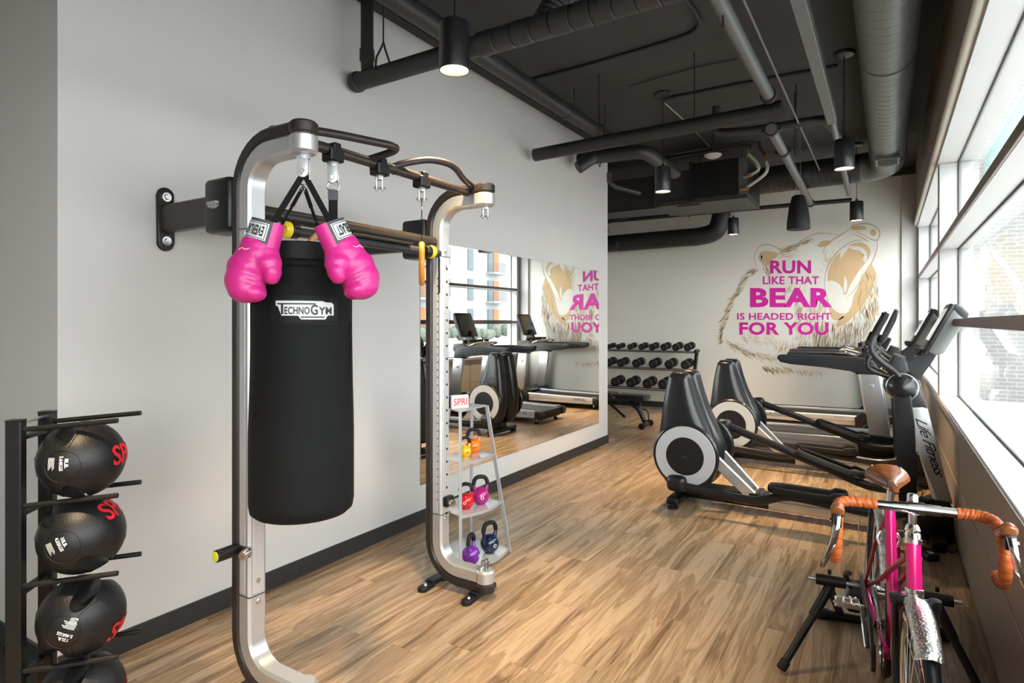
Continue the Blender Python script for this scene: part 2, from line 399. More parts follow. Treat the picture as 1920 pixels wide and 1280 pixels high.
# windows: bays of three lights one above the other
def window(n, y0, y1, mull=()):
    w = struct(MB().box2((.372, y1 - .03, .876), (.60, y1 + .075, 2.835), .003).build('window_%d' % n, 'frame_white'))
    MB().box2((.372, y0 - .075, .876), (.60, y0 + .03, 2.835), .003).build('jamb', 'frame_white', w)
    zs = (.876, 1.495, 2.135, 2.835)
    for m_ in mull: MB().box2((.372, m_ - .05, .876), (.60, m_ + .05, 2.835), .003).build('mullion', 'frame_white', w)
    for z in zs[1:3]:
        MB().box2((.378, y0 + .03, z - .024), (.58, y1 - .03, z + .024), .003).build('transom', 'frame_white', w)
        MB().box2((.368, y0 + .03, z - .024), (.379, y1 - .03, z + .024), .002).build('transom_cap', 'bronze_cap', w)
    ys = [y0 + .03] + [m for mm in mull for m in (mm - .05, mm + .05)] + [y1 - .03]
    for i in range(0, len(ys), 2):
        for k in range(3):
            za = zs[k] + (.024 if k else 0); zb = zs[k + 1] - (.024 if k < 2 else 0); a, b = ys[i], ys[i + 1]
            MB().box2((.508, a, za), (.514, b, zb)).build('pane', 'glass', w)
            g = MB(); t = .011
            for lo, hi in (((.500, a, za), (.507, b, za + t)), ((.500, a, zb - t), (.507, b, zb)), ((.500, a, za), (.507, a + t, zb)), ((.500, b - t, za), (.507, b, zb))): g.box2(lo, hi)
            g.build('gasket', 'gasket', w)
window(1, -3.5, 6.28, (-.9, 2.1))
window(2, 6.40, 10.30)

# ================================================================== OUTSIDE
struct(MB().box2((.62, -60, -.4), (6, 130, -.15)).build('ground_pavement', 'concrete'))
struct(MB().box2((6, -60, -.5), (16, 130, -.25)).build('ground_street', 'asphalt'))
struct(MB().box2((16, -60, -.5), (80, 130, -.15)).build('ground_forecourt', 'concrete'))
wing = thing('brick_wing', 'pale brick wing of the building seen through the near window', 'building', (1.7, 16, -.15))
MB().box2((.62, 16, -.15), (2.8, 20, 9)).build('brick_wall', 'brick', wing)
MB().box2((1.50, 3.0, 3.92), (1.56, 14.0, 4.55), .01).build('canopy', 'teal_glass', wing)
MB().box2((1.5, 13.9, 4.1), (1.56, 16.02, 4.2), .005).build('canopy_arm', 'railing', wing)
bl = thing('apartment_building', 'white apartment block across the street with orange balcony bays, reflected in the mirror', 'building', (31, 50, -.15))
MB().box2((30, 12, -.15), (42, 100, 21)).build('facade', 'render_white', bl)
fh = 3.05
y = 17.0; k = 0
while y < 96:
    for fl_i in range(6):
        z0 = .6 + fl_i * fh
        kind = k % 3
        if kind == 0:
            MB().box2((29.9, y - 1.0, z0), (30.02, y + 1.0, z0 + 2.2)).build('window', 'building_glass', bl)
            MB().box2((29.86, y + .0, z0), (29.98, y + 1.0, z0 + 2.2)).build('shutter', 'building_orange', bl)
            b = MB(); b.box2((28.9, y - 1.3, z0 - .2), (30, y + 1.3, z0)).build('balcony', 'render_white', bl)
            g = MB(); g.box2((28.9, y - 1.3, z0 + .95), (28.95, y + 1.3, z0 + 1.0))
            for q in range(14): g.box2((28.91, y - 1.3 + q * .2 - .02, z0), (28.94, y - 1.3 + q * .2 + .02, z0 + .95))
            g.build('railing', 'railing', bl)
        elif kind == 1:
            MB().box2((29.92, y - .9, z0 + .3), (30.02, y + .1, z0 + 2.0)).build('window', 'building_glass', bl)
            MB().box2((29.92, y + .1, z0 + .3), (30.02, y + .8, z0 + 2.0)).build('spandrel', 'building_grey', bl)
        else:
            MB().box2((29.92, y - .45, z0), (30.02, y + .45, z0 + 2.2)).build('window', 'building_glass', bl)
    y += 4.1; k += 1
b = MB()
for i in range(60):
    b.ball((26 + random.uniform(-.5, .5), 26 + i * .75, .25 + random.random() * .5), .38 + .25 * random.random(), None, 8, 5)
tag(b.build('street_hedge', 'leaf', None, angle=10), 'low grey-green hedge across the street, reflected low in the mirror', 'hedge')
# ================================================================== MIRROR AND MURAL
mir = thing('wall_mirror', 'tall frameless wall mirror in two panels between rig and wall end', 'mirror', (XL, 5.08, .28))
for a, b in ((3.455, 5.088), (5.092, 6.72)):
    o = MB().box2((XL + .001, a, .285), (XL + .0065, b, 2.108)).build('mirror_panel', 'mirror', mir)
    MB().box2((XL, a - .001, .284), (XL + .004, b + .001, 2.109)).build('panel_edge', 'mirror_edge', o)
mur = thing('bear_mural', 'tan line drawing of a roaring bear painted on the far wall behind magenta words', 'mural', (-1.2, YF, .95))
def mp(x, y, t=.001):
    p = at(1330 + x / 4, 400 + y / 4, Y=YF - .0002 - t); return p
def patch(pts, t, name, m, smooth=4):
    P = crv([(p[0], p[1], 0) for p in pts], smooth, True)
    bm = bmesh.new(); f = bm.faces.new([bm.verts.new(mp(p.x, p.y, t)) for p in P]); bmesh.ops.triangulate(bm, faces=[f]); bm.verts.index_update()
    b = MB(); b.add([v.co.copy() for v in bm.verts], [[v.index for v in f.verts] for f in bm.faces]); bm.free()
    return b.build(name, m, mur, recalc=False)
class Strokes:
    def __init__(s): s.b = MB()
    def line(s, pts, w, t=.0022, n=5, taper=True):
        P = crv([(p[0], p[1], 0) for p in pts], n); k = len(P); L = []; R = []
        for i, p in enumerate(P):
            d = (P[min(i + 1, k - 1)] - P[max(i - 1, 0)]).normalized(); nn = Vector((-d.y, d.x, 0)); ww = w * .5
            if taper: ww *= .35 + .65 * math.sin(PI * (i + .3) / (k - .4))
            L.append(mp(p.x + nn.x * ww, p.y + nn.y * ww, t)); R.append(mp(p.x - nn.x * ww, p.y - nn.y * ww, t))
        s.b.add(L + R, [[i, i + 1, k + i + 1, k + i] for i in range(k - 1)])
    def hair(s, x, y, ang, ln, w, t=.0016):
        c, q = math.cos(ang), math.sin(ang); bend = random.uniform(-.25, .25) * ln
        A = (x, y); B = (x + c * ln * .5 - q * bend * .4, y + q * ln * .5 + c * bend * .4); E_ = (x + c * ln, y + q * ln)
        s.b.add([mp(*A, t), mp(B[0] - q * w * .5, B[1] + c * w * .5, t), mp(*E_, t), mp(B[0] + q * w * .5, B[1] - c * w * .5, t)], [[0, 1, 2, 3]])
# tan fields
TAN = [
 [(375, 295), (420, 283), (470, 285), (512, 300), (500, 332), (465, 350), (440, 388), (415, 372), (385, 350), (400, 325)],
 [(820, 242), (850, 215), (900, 208), (912, 222), (872, 246), (832, 254)],
 [(1064, 100), (1110, 92), (1168, 98), (1172, 118), (1120, 126), (1072, 118)],
 [(1208, 128), (1240, 120), (1252, 146), (1236, 170), (1212, 160)],
 [(1212, 380), (1245, 440), (1235, 520), (1205, 600), (1150, 690), (1085, 770), (1010, 830), (950, 850), (975, 790), (1040, 745), (1068, 690), (1080, 630), (1120, 540), (1170, 455)],
 [(895, 700), (950, 748), (1010, 770), (970, 800), (920, 790), (905, 745)],
]
for p in TAN: patch(p, .0010, 'tan_patch', 'bear_tan')
patch([(888, 505), (893, 440), (918, 370), (960, 312), (1010, 268), (1065, 232), (1110, 220), (1155, 222), (1192, 248), (1207, 292), (1196, 335), (1165, 378), (1130, 420), (1092, 478), (1052, 545), (1022, 610), (985, 580), (955, 520), (920, 508)], .0011, 'mouth', 'bear_tan')
PALE = [
 [(988, 336), (984, 300), (1006, 262), (1042, 246), (1034, 276), (1012, 300)],
 [(1040, 250), (1090, 243), (1145, 256), (1178, 290), (1184, 335), (1168, 365), (1150, 345), (1152, 305), (1122, 278), (1080, 272)],
 [(898, 505), (960, 520), (1000, 568), (1012, 618), (1070, 630), (1048, 668), (990, 645), (932, 628), (903, 575)],
 [(1015, 470), (1030, 500), (1034, 545), (1018, 600), (1008, 560)],
 [(912, 656), (960, 668), (1012, 692), (1050, 700), (1046, 738), (1000, 752), (952, 738), (918, 704)],
]
for p in PALE: patch(p, .0016, 'tooth', 'mural_pale')
S = Strokes()
OUT = [
 [(352, 395), (338, 330), (350, 282), (385, 245), (430, 232), (480, 245), (520, 265), (548, 284), (590, 252), (660, 225), (720, 188), (790, 156), (860, 148), (930, 155), (985, 165)],
 [(845, 302), (872, 250), (925, 200), (990, 160), (1040, 125), (1062, 112)],
 [(1060, 112), (1070, 92), (1110, 82), (1165, 77), (1222, 88), (1264, 116), (1278, 150), (1268, 188), (1240, 202), (1195, 184), (1150, 160), (1095, 132), (1064, 116)],
 [(1262, 192), (1260, 250), (1240, 322), (1212, 382), (1170, 442), (1130, 512), (1082, 582), (1030, 628)],
 [(866, 548), (868, 482), (880, 422), (905, 362), (948, 302), (1000, 256), (1060, 216), (1120, 200), (1172, 202)],
 [(866, 548), (880, 620), (905, 690), (950, 740), (1000, 754), (1046, 742), (1052, 700)],
 [(385, 300), (372, 330), (400, 372), (440, 392)], [(800, 250), (850, 212), (905, 206)], [(1075, 150), (1150, 185), (1200, 215)],
]
for l in OUT: S.line(l, 7.5)
S.b.build('outline', 'bear_line', mur, recalc=False)
H = Strokes()
def along(path, n, ang, spread, ln, w, jit=12):
    P = crv([(p[0], p[1], 0) for p in path], 12)
    for i in range(n):
        p = P[int(random.random() * (len(P) - 1))]
        H.hair(p.x + random.uniform(-jit, jit), p.y + random.uniform(-jit, jit), ang + random.uniform(-spread, spread), ln * random.uniform(.6, 1.3), w * .8)
def area(x0, x1, y0, y1, n, ang, spread, ln, w, test=None):
    k = 0
    while k < n:
        x, y = random.uniform(x0, x1), random.uniform(y0, y1)
        if test and not test(x, y): n -= .35; continue
        H.hair(x, y, ang(x, y) if callable(ang) else ang + random.uniform(-spread, spread), ln * random.uniform(.6, 1.35), w * .8); k += 1
along([(372, 420), (318, 440), (270, 500), (235, 570)], 95, 2.6, .35, 50, 4, 16)
along([(235, 570), (185, 650), (150, 740), (118, 820)], 90, 2.55, .35, 52, 5, 16)
along([(118, 820), (100, 880), (92, 930), (110, 965)], 60, 2.2, .5, 44, 5, 14)
along([(120, 950), (200, 1000), (270, 1035), (360, 1060), (500, 1085)], 110, .55, .3, 55, 4.5, 22)
along([(395, 1150), (470, 1158), (560, 1160), (700, 1175), (850, 1182)], 110, 1.0, .45, 48, 4.5, 16)
along([(560, 280), (640, 250), (720, 215), (800, 180)], 60, 2.75, .3, 60, 4.5, 18)
area(560, 690, 240, 330, 40, 2.9, .25, 60, 4)
area(560, 720, 520, 640, 60, 1.9, .4, 55, 4)
area(640, 880, 640, 980, 260, 1.75, .35, 62, 4)
area(780, 1180, 800, 1010, 330, 1.7, .3, 62, 4.5)
area(1080, 1270, 420, 760, 240, 1.5, .35, 55, 4, lambda x, y: x > 1080 + (760 - y) * .2)
area(1160, 1260, 640, 960, 110, 1.45, .3, 60, 4, lambda x, y: x < 1265 - (y - 640) * .25)
area(230, 460, 880, 970, 55, .5, .4, 45, 4)
area(500, 640, 940, 1010, 40, 1.9, .35, 45, 4)
area(840, 960, 250, 420, 50, 1.2, .4, 42, 3.5)
area(1050, 1240, 190, 300, 40, .9, .5, 30, 3)
area(400, 470, 330, 440, 40, 1.3, .4, 50, 4)
stuff(H.b.build('fur_strokes', 'bear_line', mur, recalc=False))
for body, x0, x1, y0, y1, bold in (('RUN', 457, 763, 352, 451, .032), ('LIKE THAT', 402, 822, 471, 531, .020), ('BEAR', 306, 921, 558, 703, .040), ('IS HEADED RIGHT', 209, 914, 746, 798, .020), ('FOR YOU', 225, 893, 815, 911, .032)):
    lettering(body, (lambda a, b, x0=x0, x1=x1, y0=y0, y1=y1: mp(x0 + (x1 - x0) * a, y1 + (y0 - y1) * b, .0034)), 'lettering', 'mural_pink', mur, bold, 1.05)

# ================================================================== CEILING SERVICES
def rod(b, x, y, z0, z1=ZC, r=.005): b.cyl((x, y, z0), (x, y, z1), r, n=6)
# cross pipe near the camera, wrapped over its right half
p1 = thing('wrapped_pipe', 'thick black pipe crossing the room just behind the nearest pendant lamp', 'pipe', (-1.5, 2.77, 3.04))
MB().tube([(-2.90, 2.77, 3.035), (-2.0, 2.77, 3.04), (.30, 2.77, 3.05)], .056, 18).build('pipe_run', 'pipe_black', p1)
MB().lathe([(.0, -.012), (.062, -.012), (.064, 0), (.064, .03), (.058, .034)], (-2.90, 2.77, 3.035), (1, 0, 0), 18).build('end_cap', 'pipe_black', p1)
MB().tube([(-2.80, 2.77, ZC), (-2.80, 2.77, 3.2), (-2.80, 2.77, 3.15), (-2.795, 2.77, 3.08)], .040, 14).build('riser', 'pipe_black', p1)
MB().cyl((-2.80, 2.77, 3.15), (-2.80, 2.77, 3.22), .047).build('coupling', 'pipe_black', p1)
b = MB()
for i in range(20):
    xx = -1.93 + i * .115; b.lathe([(.056, 0), (.066 - .0025 * (i % 2), .004), (.065, .106), (.056, .112)], (xx, 2.77, 3.041 + .0005 * i), (1, 0, 0), 18)
b.build('wrapping', 'duct_black', p1)
for xx in (-2.66, -1.2):
    b = MB(); rod(b, xx, 2.77, 3.22); b.tube([(xx, 2.70, 3.04), (xx, 2.71, 3.12), (xx, 2.755, 3.2), (xx, 2.77, 3.24), (xx, 2.785, 3.2), (xx, 2.83, 3.12), (xx, 2.84, 3.04)], .007, 6); b.build('hanger', 'pipe_black', p1)
flx = thing('flexible_duct', 'short ribbed black flexible duct above the wrapped pipe at the top edge', 'duct', (-1.5, 3.0, 3.5))
b = MB()
P = crv([(-1.62, 2.95, 3.14), (-1.55, 3.0, 3.3), (-1.40, 3.0, 3.5), (-1.30, 2.9, 3.72)], 10)
b.tube(P, [.075 + .008 * (i % 2) for i in range(len(P))], 16); b.build('flexible_hose', 'duct_black', flx, angle=20)
# pipe beside the left wall, running away
p2 = thing('wall_pipe', 'long black insulated pipe running along the top of the left wall', 'pipe', (-2.53, 4.5, 3.45))
MB().tube([(-2.53, 1.4, 3.45), (-2.53, 6.2, 3.45)], .068, 18).build('pipe_run', 'duct_black', p2)
b = MB()
for i in range(5): b.lathe([(.068, 0), (.080, .005), (.078, .07), (.068, .078)], (-2.53, 5.75 + i * .085, 3.45), (0, 1, 0), 18)
b.build('wrapping', 'duct_black', p2)
MB().lathe([(.068, 0), (.074, .004), (.074, .05), (.068, .055)], (-2.53, 5.0, 3.45), (0, 1, 0), 18).build('coupling', 'duct_black', p2)
b = MB(); rod(b, -2.53, 5.2, 3.5); b.build('hanger_rod', 'pipe_black', p2)
b = MB(); rod(b, -2.45, 5.75, 3.5); b.build('hanger_rod', 'pipe_black', p2)
MB().tube([(-2.50, 6.15, 3.42), (-2.58, 6.05, 3.35), (-2.80, 5.85, 3.14)], .066, 16).build('stub', 'duct_black', p2)
# black cross pipe with couplings
p3 = thing('cross_pipe', 'straight black pipe with a capped end crossing in front of the speaker', 'pipe', (-1.8, 5.02, 3.1))
MB().tube([(-2.86, 5.02, 3.09), (-.72, 5.02, 3.128)], .060, 18).build('pipe_run', 'pipe_black', p3)
MB().lathe([(.0, 0), (.066, 0), (.068, .01), (.068, .05), (.06, .055)], (-.74, 5.02, 3.128), (1, 0, 0), 18).build('end_coupling', 'pipe_black', p3)
for xx in (-2.2, -1.35):
    b = MB(); rod(b, xx, 5.02, 3.15); b.build('hanger_rod', 'pipe_black', p3)
# sprinkler main running away in two lengths
p4 = thing('sprinkler_main', 'dark grey sprinkler pipe running away along the middle of the ceiling', 'pipe', (-.78, 5, 3.2))
MB().tube([(-.76, .6, 3.22), (-.76, 4.93, 3.20)], .043, 16).build('pipe_run', 'strut_grey', p4)
pa, pb = Vector((-.78, 5.12, 3.02)), Vector((-.92, 9.5, 3.165))
MB().tube([pa, pb], .040, 16).build('pipe_run', 'strut_grey', p4)
for q in (.01, .2, .98):
    c = pa.lerp(pb, q); b = MB(); b.lathe([(.040, -.03), (.056, -.028), (.056, .028), (.040, .03)], c, pb - pa, 16)
    for sx in (-1, 1): b.box(c + Vector((sx * .06, 0, 0)), (.03, .03, .03), None, .004)
    b.build('coupling', 'pipe_black', p4)
MB().lathe([(.043, -.03), (.058, -.028), (.058, .028), (.043, .03)], (-.76, 4.88, 3.2), (0, 1, 0), 16).build('coupling', 'pipe_black', p4)
for yy in (3.4, 6.4):
    b = MB(); rod(b, -.76, yy, 3.1); b.build('hanger_rod', 'pipe_black', p4)
MB().tube([(-.70, .6, 3.34), (-.70, 8.2, 3.34)], .009, 8).build('branch_conduit', 'strut_grey', p4)
# strut
p5 = thing('ceiling_strut', 'square grey-green steel strut running away beside the spiral duct', 'strut', (-.42, 4, 3.3))
MB().box2((-.46, .6, 3.26), (-.38, 6.1, 3.34), .006).build('strut_bar', 'strut_grey', p5)
MB().tube([(-.42, 6.1, 3.30), (-.42, 8.9, 3.14)], .030, 12).build('pipe_run', 'strut_grey', p5)
for yy in (3.05, 7.6):
    MB().box2((-.475, yy, 3.245), (-.365, yy + .05, 3.355), .004).build('clamp', 'pipe_black', p5)
    b = MB(); rod(b, -.42, yy, 3.34); b.build('hanger_rod', 'pipe_black', p5)
# drain pipe with two elbows
p6 = thing('drain_pipe', 'thin black pipe with two elbows under the ceiling between strut and air unit', 'pipe', (-1, 6.2, 3.4))
MB().tube(crv([at(1343, 200, Y=6.2), at(1343, 232, Y=6.2), at(1352, 248, Y=6.2), at(1440, 240, Y=6.2), at(1535, 225, Y=6.2), at(1552, 230, Y=6.3), at(1575, 258, Y=7.2)], 5), .040, 14).build('pipe_run', 'duct_black', p6)
b = MB(); c = at(1493, 235, Y=6.2); rod(b, c.x, c.y, c.z); b.build('hanger_rod', 'pipe_black', p6)
# capped elbow pipe near the wall end
p7 = thing('elbow_pipe', 'black insulated pipe with capped end bending away above the mirror', 'pipe', (-2.4, 6, 3.26))
MB().tube(crv([(-2.84, 6.0, 3.27), (-2.5, 6.0, 3.265), (-2.24, 6.0, 3.26), (-2.14, 6.06, 3.255), (-2.12, 6.25, 3.25), (-2.12, 7.05, 3.25)], 5), .072, 18).build('pipe_run', 'duct_black', p7)
MB().lathe([(.0, 0), (.076, 0), (.078, .01), (.078, .04), (.07, .045)], (-2.86, 6.0, 3.27), (1, 0, 0), 18).build('end_cap', 'duct_black', p7)
b = MB(); c = Vector((-2.62, 6.0, 3.26)); rod(b, c.x, c.y, c.z + .1); b.tube([c + Vector((0, 0, -.1)), c + Vector((0, -.08, 0)), c + Vector((0, 0, .12)), c + Vector((0, .08, 0)), c + Vector((0, 0, -.1))], .006, 6); b.build('hanger', 'pipe_black', p7)
MB().tube([(-2.70, 6.45, 3.20), (-2.70, 6.45, 3.10), (-2.64, 6.5, 3.04), (-2.42, 6.7, 2.98)], .028, 10).build('branch_pipe', 'duct_black', p7)
# alcove pipes beyond the wall end
def one_pipe(nm, lab, pts, r, m='pipe_black', part='pipe_run', fine=4):
    P = [Vector(p) for p in pts]; t = thing(nm, lab, 'pipe', P[0].lerp(P[-1], .5)); MB().tube(crv(P, fine), r, 16).build(part, m, t); return t
t = one_pipe('sprinkler_line', 'slim black sprinkler line crossing the room in front of the far wall', [(-5.3, 9.6, 3.21), (-2.2, 9.6, 3.20), (-.42, 9.6, 3.185)], .032)
for xx in (-3.0, -1.9, -1.0):
    b = MB(); rod(b, xx, 9.6, 3.2); b.build('hanger_rod', 'pipe_black', t)
t = one_pipe('drop_duct', 'fat black insulated pipe with an elbow low on the far wall', [(-5.3, 9.88, 2.85), (-3.0, 9.88, 2.87), (-2.55, 9.88, 2.88), (-2.32, 9.88, 2.95), (-2.24, 9.88, 3.15), (-2.23, 9.88, 3.4)], .145, 'pipe_black', fine=6)
t = one_pipe('alcove_stub', 'short black pipe stub poking down below the nearer middle pendant', [(-2.9, 8.0, 3.2), (-2.55, 8.5, 3.1), (-2.40, 8.7, 3.06)], .062)
for i, (pa_, pb_) in enumerate((((-5.3, 8.75, 2.90), (-2.3, 8.62, 3.40)), ((-5.3, 8.95, 2.84), (-2.3, 8.82, 3.28)), ((-5.3, 9.2, 3.06), (-3.85, 9.1, 2.98)), ((-5.3, 9.4, 2.80), (-3.75, 9.3, 2.74)))):
    one_pipe('alcove_conduit', 'thin black pipe in the dark alcove behind the wall end, %s' % ('highest of four', 'second from the top', 'third from the top', 'lowest of four')[i], [pa_, Vector(pa_).lerp(Vector(pb_), .5), pb_], .03 if i < 2 else .07)
# fan coil unit
ah = thing('fan_coil_unit', 'black boxy air unit with braided hoses hung below the ceiling', 'air unit', (-1.75, 8.0, 3.05))
MB().box2((-2.08, 7.62, 3.04), (-1.43, 8.5, 3.48), .006).build('casing', 'black_steel', ah)
MB().box2((-2.62, 7.75, 3.00), (-2.09, 8.5, 3.44), .006).build('plenum', 'duct_black', ah)
MB().box2((-5.0, 7.9, 3.02), (-2.62, 8.4, 3.46), .006).build('duct_run', 'duct_black', ah)
MB().box2((-2.11, 7.60, 3.0), (-2.07, 7.72, 3.5), .004).build('flange', 'black_satin', ah)
MB().box2((-1.52, 7.60, 3.03), (-1.42, 7.63, 3.47), .003).build('end_plate', 'strut_grey', ah)
MB().box2((-2.5, 7.64, 2.985), (-1.43, 8.48, 3.04), .004).build('drain_pan', 'duct_black', ah)
MB().box2((-2.3, 7.7, 2.97), (-2.0, 7.72, 2.99)).build('rail', 'pipe_black', ah)
for (ua, va), (ub, vb), (uc, vc) in (((1402, 288), (1422, 318), (1402, 330)), ((1436, 300), (1430, 330), (1396, 354))):
    P = [at(ua, va, Y=7.5), at((ua + ub) / 2 + 6, (va + vb) / 2, Y=7.5), at(ub, vb, Y=7.52), at(uc, vc, Y=7.58)]
    h = MB().tube(crv(P, 6), .019, 10).build('hose', 'braid', ah)
    MB().cyl(P[0] + Vector((0, 0, .06)), P[0] + Vector((0, 0, -.02)), .022, n=10).build('brass_fitting', 'copper', h)
    MB().cyl(P[-1] + Vector((.05, -.02, 0)), P[-1] + Vector((-.05, .02, 0)), .021, n=10).build('brass_fitting', 'copper', h)
MB().tube(crv([at(1405, 283, Y=7.5), at(1404, 272, Y=7.5), at(1330, 284, Y=7.5), at(1240, 300, Y=7.5)], 3), .016, 8).build('supply_pipe', 'pipe_black', ah)
MB().tube(crv([at(1437, 296, Y=7.5), at(1425, 276, Y=7.5), at(1405, 266, Y=7.5), at(1240, 292, Y=7.5)], 3), .016, 8).build('supply_pipe', 'pipe_black', ah)
for xx in (-2.0, -1.5):
    b = MB(); rod(b, xx, 7.7, 3.45); b.build('hanger_rod', 'pipe_black', ah)
# spiral duct
sd = thing('spiral_duct', 'big grey-green spiral duct running along the ceiling beside the windows', 'duct', (0, 5, 3.38))
R_ = .175; ZD = 3.40
def ribbed(b, path, R, step, amp=.003, n=48):
    P = [Vector(path[0])]
    for a, c in zip(path[:-1], path[1:]):
        a = Vector(a); c = Vector(c); k = max(1, int((c - a).length / step))
        for i in range(1, k + 1): P.append(a.lerp(c, i / k))
    Q = []; rs = []
    for a, c in zip(P[:-1], P[1:]):
        Q += [a, a.lerp(c, .05), a.lerp(c, .10)]; rs += [R, R - amp, R]
    Q.append(P[-1]); rs.append(R); b.tube(Q, rs, n)
b = MB(); ribbed(b, [(0, -1.5, ZD), (0, 8.35, ZD)], R_, .115); b.build('duct_run', 'duct_grey', sd, angle=11)
b = MB(); arc = [(-.28 + .28 * math.cos(a), 8.35 + .28 * math.sin(a), ZD) for a in [PI / 2 * i / 7 for i in range(8)]]
for i, (a, c) in enumerate(zip(arc[:-1], arc[1:])): b.tube([a, c], [R_ + .002 * (i % 2), R_ + .002 * (i % 2)], 28)
b.build('elbow', 'duct_grey', sd, angle=60)
b = MB(); ribbed(b, [(-.28, 8.63, ZD), (-1.45, 8.63, ZD - .02)], R_, .075); b.build('branch_duct', 'duct_black', sd, angle=11)
g = MB().box2((-.11, 7.40, 3.19), (.11, 7.70, 3.235), .004).build('register', 'duct_grey', sd)
b = MB()
for i in range(6): b.box2((-.09, 7.425 + i * .044, 3.185), (.09, 7.43 + i * .044 + .018, 3.192))
b.build('vanes', 'pipe_black', g)
for yy in (2.0, 5.0, 7.9):
    b = MB(); b.lathe([(R_ + .004, -.015), (R_ + .008, -.015), (R_ + .008, .015), (R_ + .004, .015)], (0, yy, ZD), (0, 1, 0), 28); b.build('strap', 'duct_grey', sd)
# conduits flat on the ceiling
def conduit(lab, pts, r=.011, m='pipe_black'):
    t = thing('ceiling_conduit', lab, 'conduit', pts[0]); MB().tube(crv(pts, 4), r, 8).build('conduit_run', m, t)
zc = ZC - .014
conduit('thin conduit on the black ceiling that bends toward the top edge', [at(945, 163, Z=zc), at(1120, 117, Z=zc), at(1270, 72, Z=zc), at(1308, 52, Z=zc), at(1308, 30, Z=zc), at(1280, -10, Z=zc)], .016)
conduit('thin conduit on the ceiling joining the two canopies of the middle pendants', [at(1245, 186, Z=zc), at(1400, 155, Z=zc), at(1570, 124, Z=zc)], .016)
conduit('light grey conduit sagging from the hanger above the cross pipe', [at(1246, 192, Z=3.66), at(1290, 232, Z=3.62), at(1330, 274, Z=3.6)], .010, 'steel')
conduit('hair-thin cable clipped on the ceiling left of the sprinkler main', [at(1180, 162, Z=zc), at(1300, 128, Z=zc), at(1384, 110, Z=zc)], .006)
dp = at(1337, 290, Z=3.47)
sdt = thing('smoke_detector', 'small white round detector on a drop rod just before the air unit', 'detector', dp)
MB().cyl(dp, Vector((dp.x, dp.y, ZC)), .006, n=6).build('drop_rod', 'pipe_black', sdt)
MB().lathe([(.0, -.045), (.05, -.043), (.085, -.025), (.09, 0)], dp, (0, 0, 1), 20).build('dome', 'frame_white', sdt)
MB().lathe([(.10, -.012), (.10, 0)], dp, (0, 0, 1), 20).build('base_ring', 'label_white', sdt)
# pendant speaker
sx = at(1497, 400, Y=7.4)
spk = thing('pendant_speaker', 'black teardrop loudspeaker hanging by cables between the pendant lamps', 'speaker', (sx.x, sx.y, ZC))
MB().lathe([(0, .20), (.05, .20), (.068, .185), (.10, .05), (.118, -.09), (.121, -.165), (.116, -.18)], sx, (0, 0, 1), 28).build('cabinet', 'black_rubber', spk)
MB().lathe([(.0, -.176), (.112, -.176), (.114, -.170)], sx, (0, 0, 1), 28).build('grille', 'black_rubber', spk)
b = MB(); rod(b, sx.x - .02, sx.y, sx.z + .2, r=.004); rod(b, sx.x + .02, sx.y, sx.z + .2, r=.004); b.build('cable', 'steel', spk)
MB().box2((sx.x - .06, sx.y - .06, ZC - .05), (sx.x + .06, sx.y + .06, ZC), .006).build('mounting_box', 'pipe_black', spk)
# pendant lamps
LZ = 2.76
def pendant_proto():
    t = thing('pendant_lamp', '', 'lamp', (0, 0, ZC), 'black cylinder pendants')
    MB().lathe([(.0, 0), (.085, 0), (.085, -.012), (.07, -.024), (.0, -.026)], (0, 0, 0), (0, 0, 1), 24).build('canopy', 'black_satin', t, world=False)
    MB().cyl((0, 0, -.02), (0, 0, LZ + .24 - ZC), .0035, n=6).build('cord', 'black_rubber', t, world=False)
    z = LZ - ZC
    MB().lathe([(0, z + .275), (.012, z + .275), (.014, z + .245), (.070, z + .242), (.076, z + .236), (.077, z + .004), (.0755, z), (.071, z + .001), (.069, z + .02), (.069, z + .23), (0, z + .23)], (0, 0, 0), (0, 0, 1), 32).build('housing', 'black_satin', t, world=False)
    MB().lathe([(0, z + .012), (.0685, z + .012), (.0685, z + .016), (0, z + .016)], (0, 0, 0), (0, 0, 1), 28).build('diffuser', 'lamp_glow', t, world=False)
    return t
pend = pendant_proto()
pxs = [((852, 133), 'nearest and largest black cylinder pendant lamp, hanging over the boxing rig'),
       ((1583, 317), 'black pendant lamp under the ceiling strut beside the spiral duct'),
       ((1243, 360), 'black pendant lamp in front of the air unit, above the mirror end'),
       ((1606, 414), 'small black pendant lamp right of the speaker, over the bear snout'),
       ((1375, 440), 'small black pendant lamp left of the speaker, before the far wall')]
spots = []
for i, ((u, v), lab) in enumerate(pxs):
    p = at(u, v, Z=LZ)
    o = pend if i == 0 else copy_tree(pend); o.location = (p.x, p.y, ZC); o['label'] = lab; spots.append((p.x, p.y))
for q, w_ in (((-1.9, .35), 'ball rack'),):
    o = copy_tree(pend); o.location = (q[0], q[1], ZC); o['label'] = 'black pendant lamp outside the frame, above the side of the ' + w_; spots.append(q)
for q in spots:
    l = bpy.data.lights.new('pendant_beam', 'SPOT'); l.energy = PENDANT_W; l.color = (1.0, .72, .41); l.spot_size = math.radians(76); l.spot_blend = 1.0; l.shadow_soft_size = .06
    o = bpy.data.objects.new('pendant_beam', l); COL.objects.link(o); o.location = (q[0], q[1], LZ - .002)
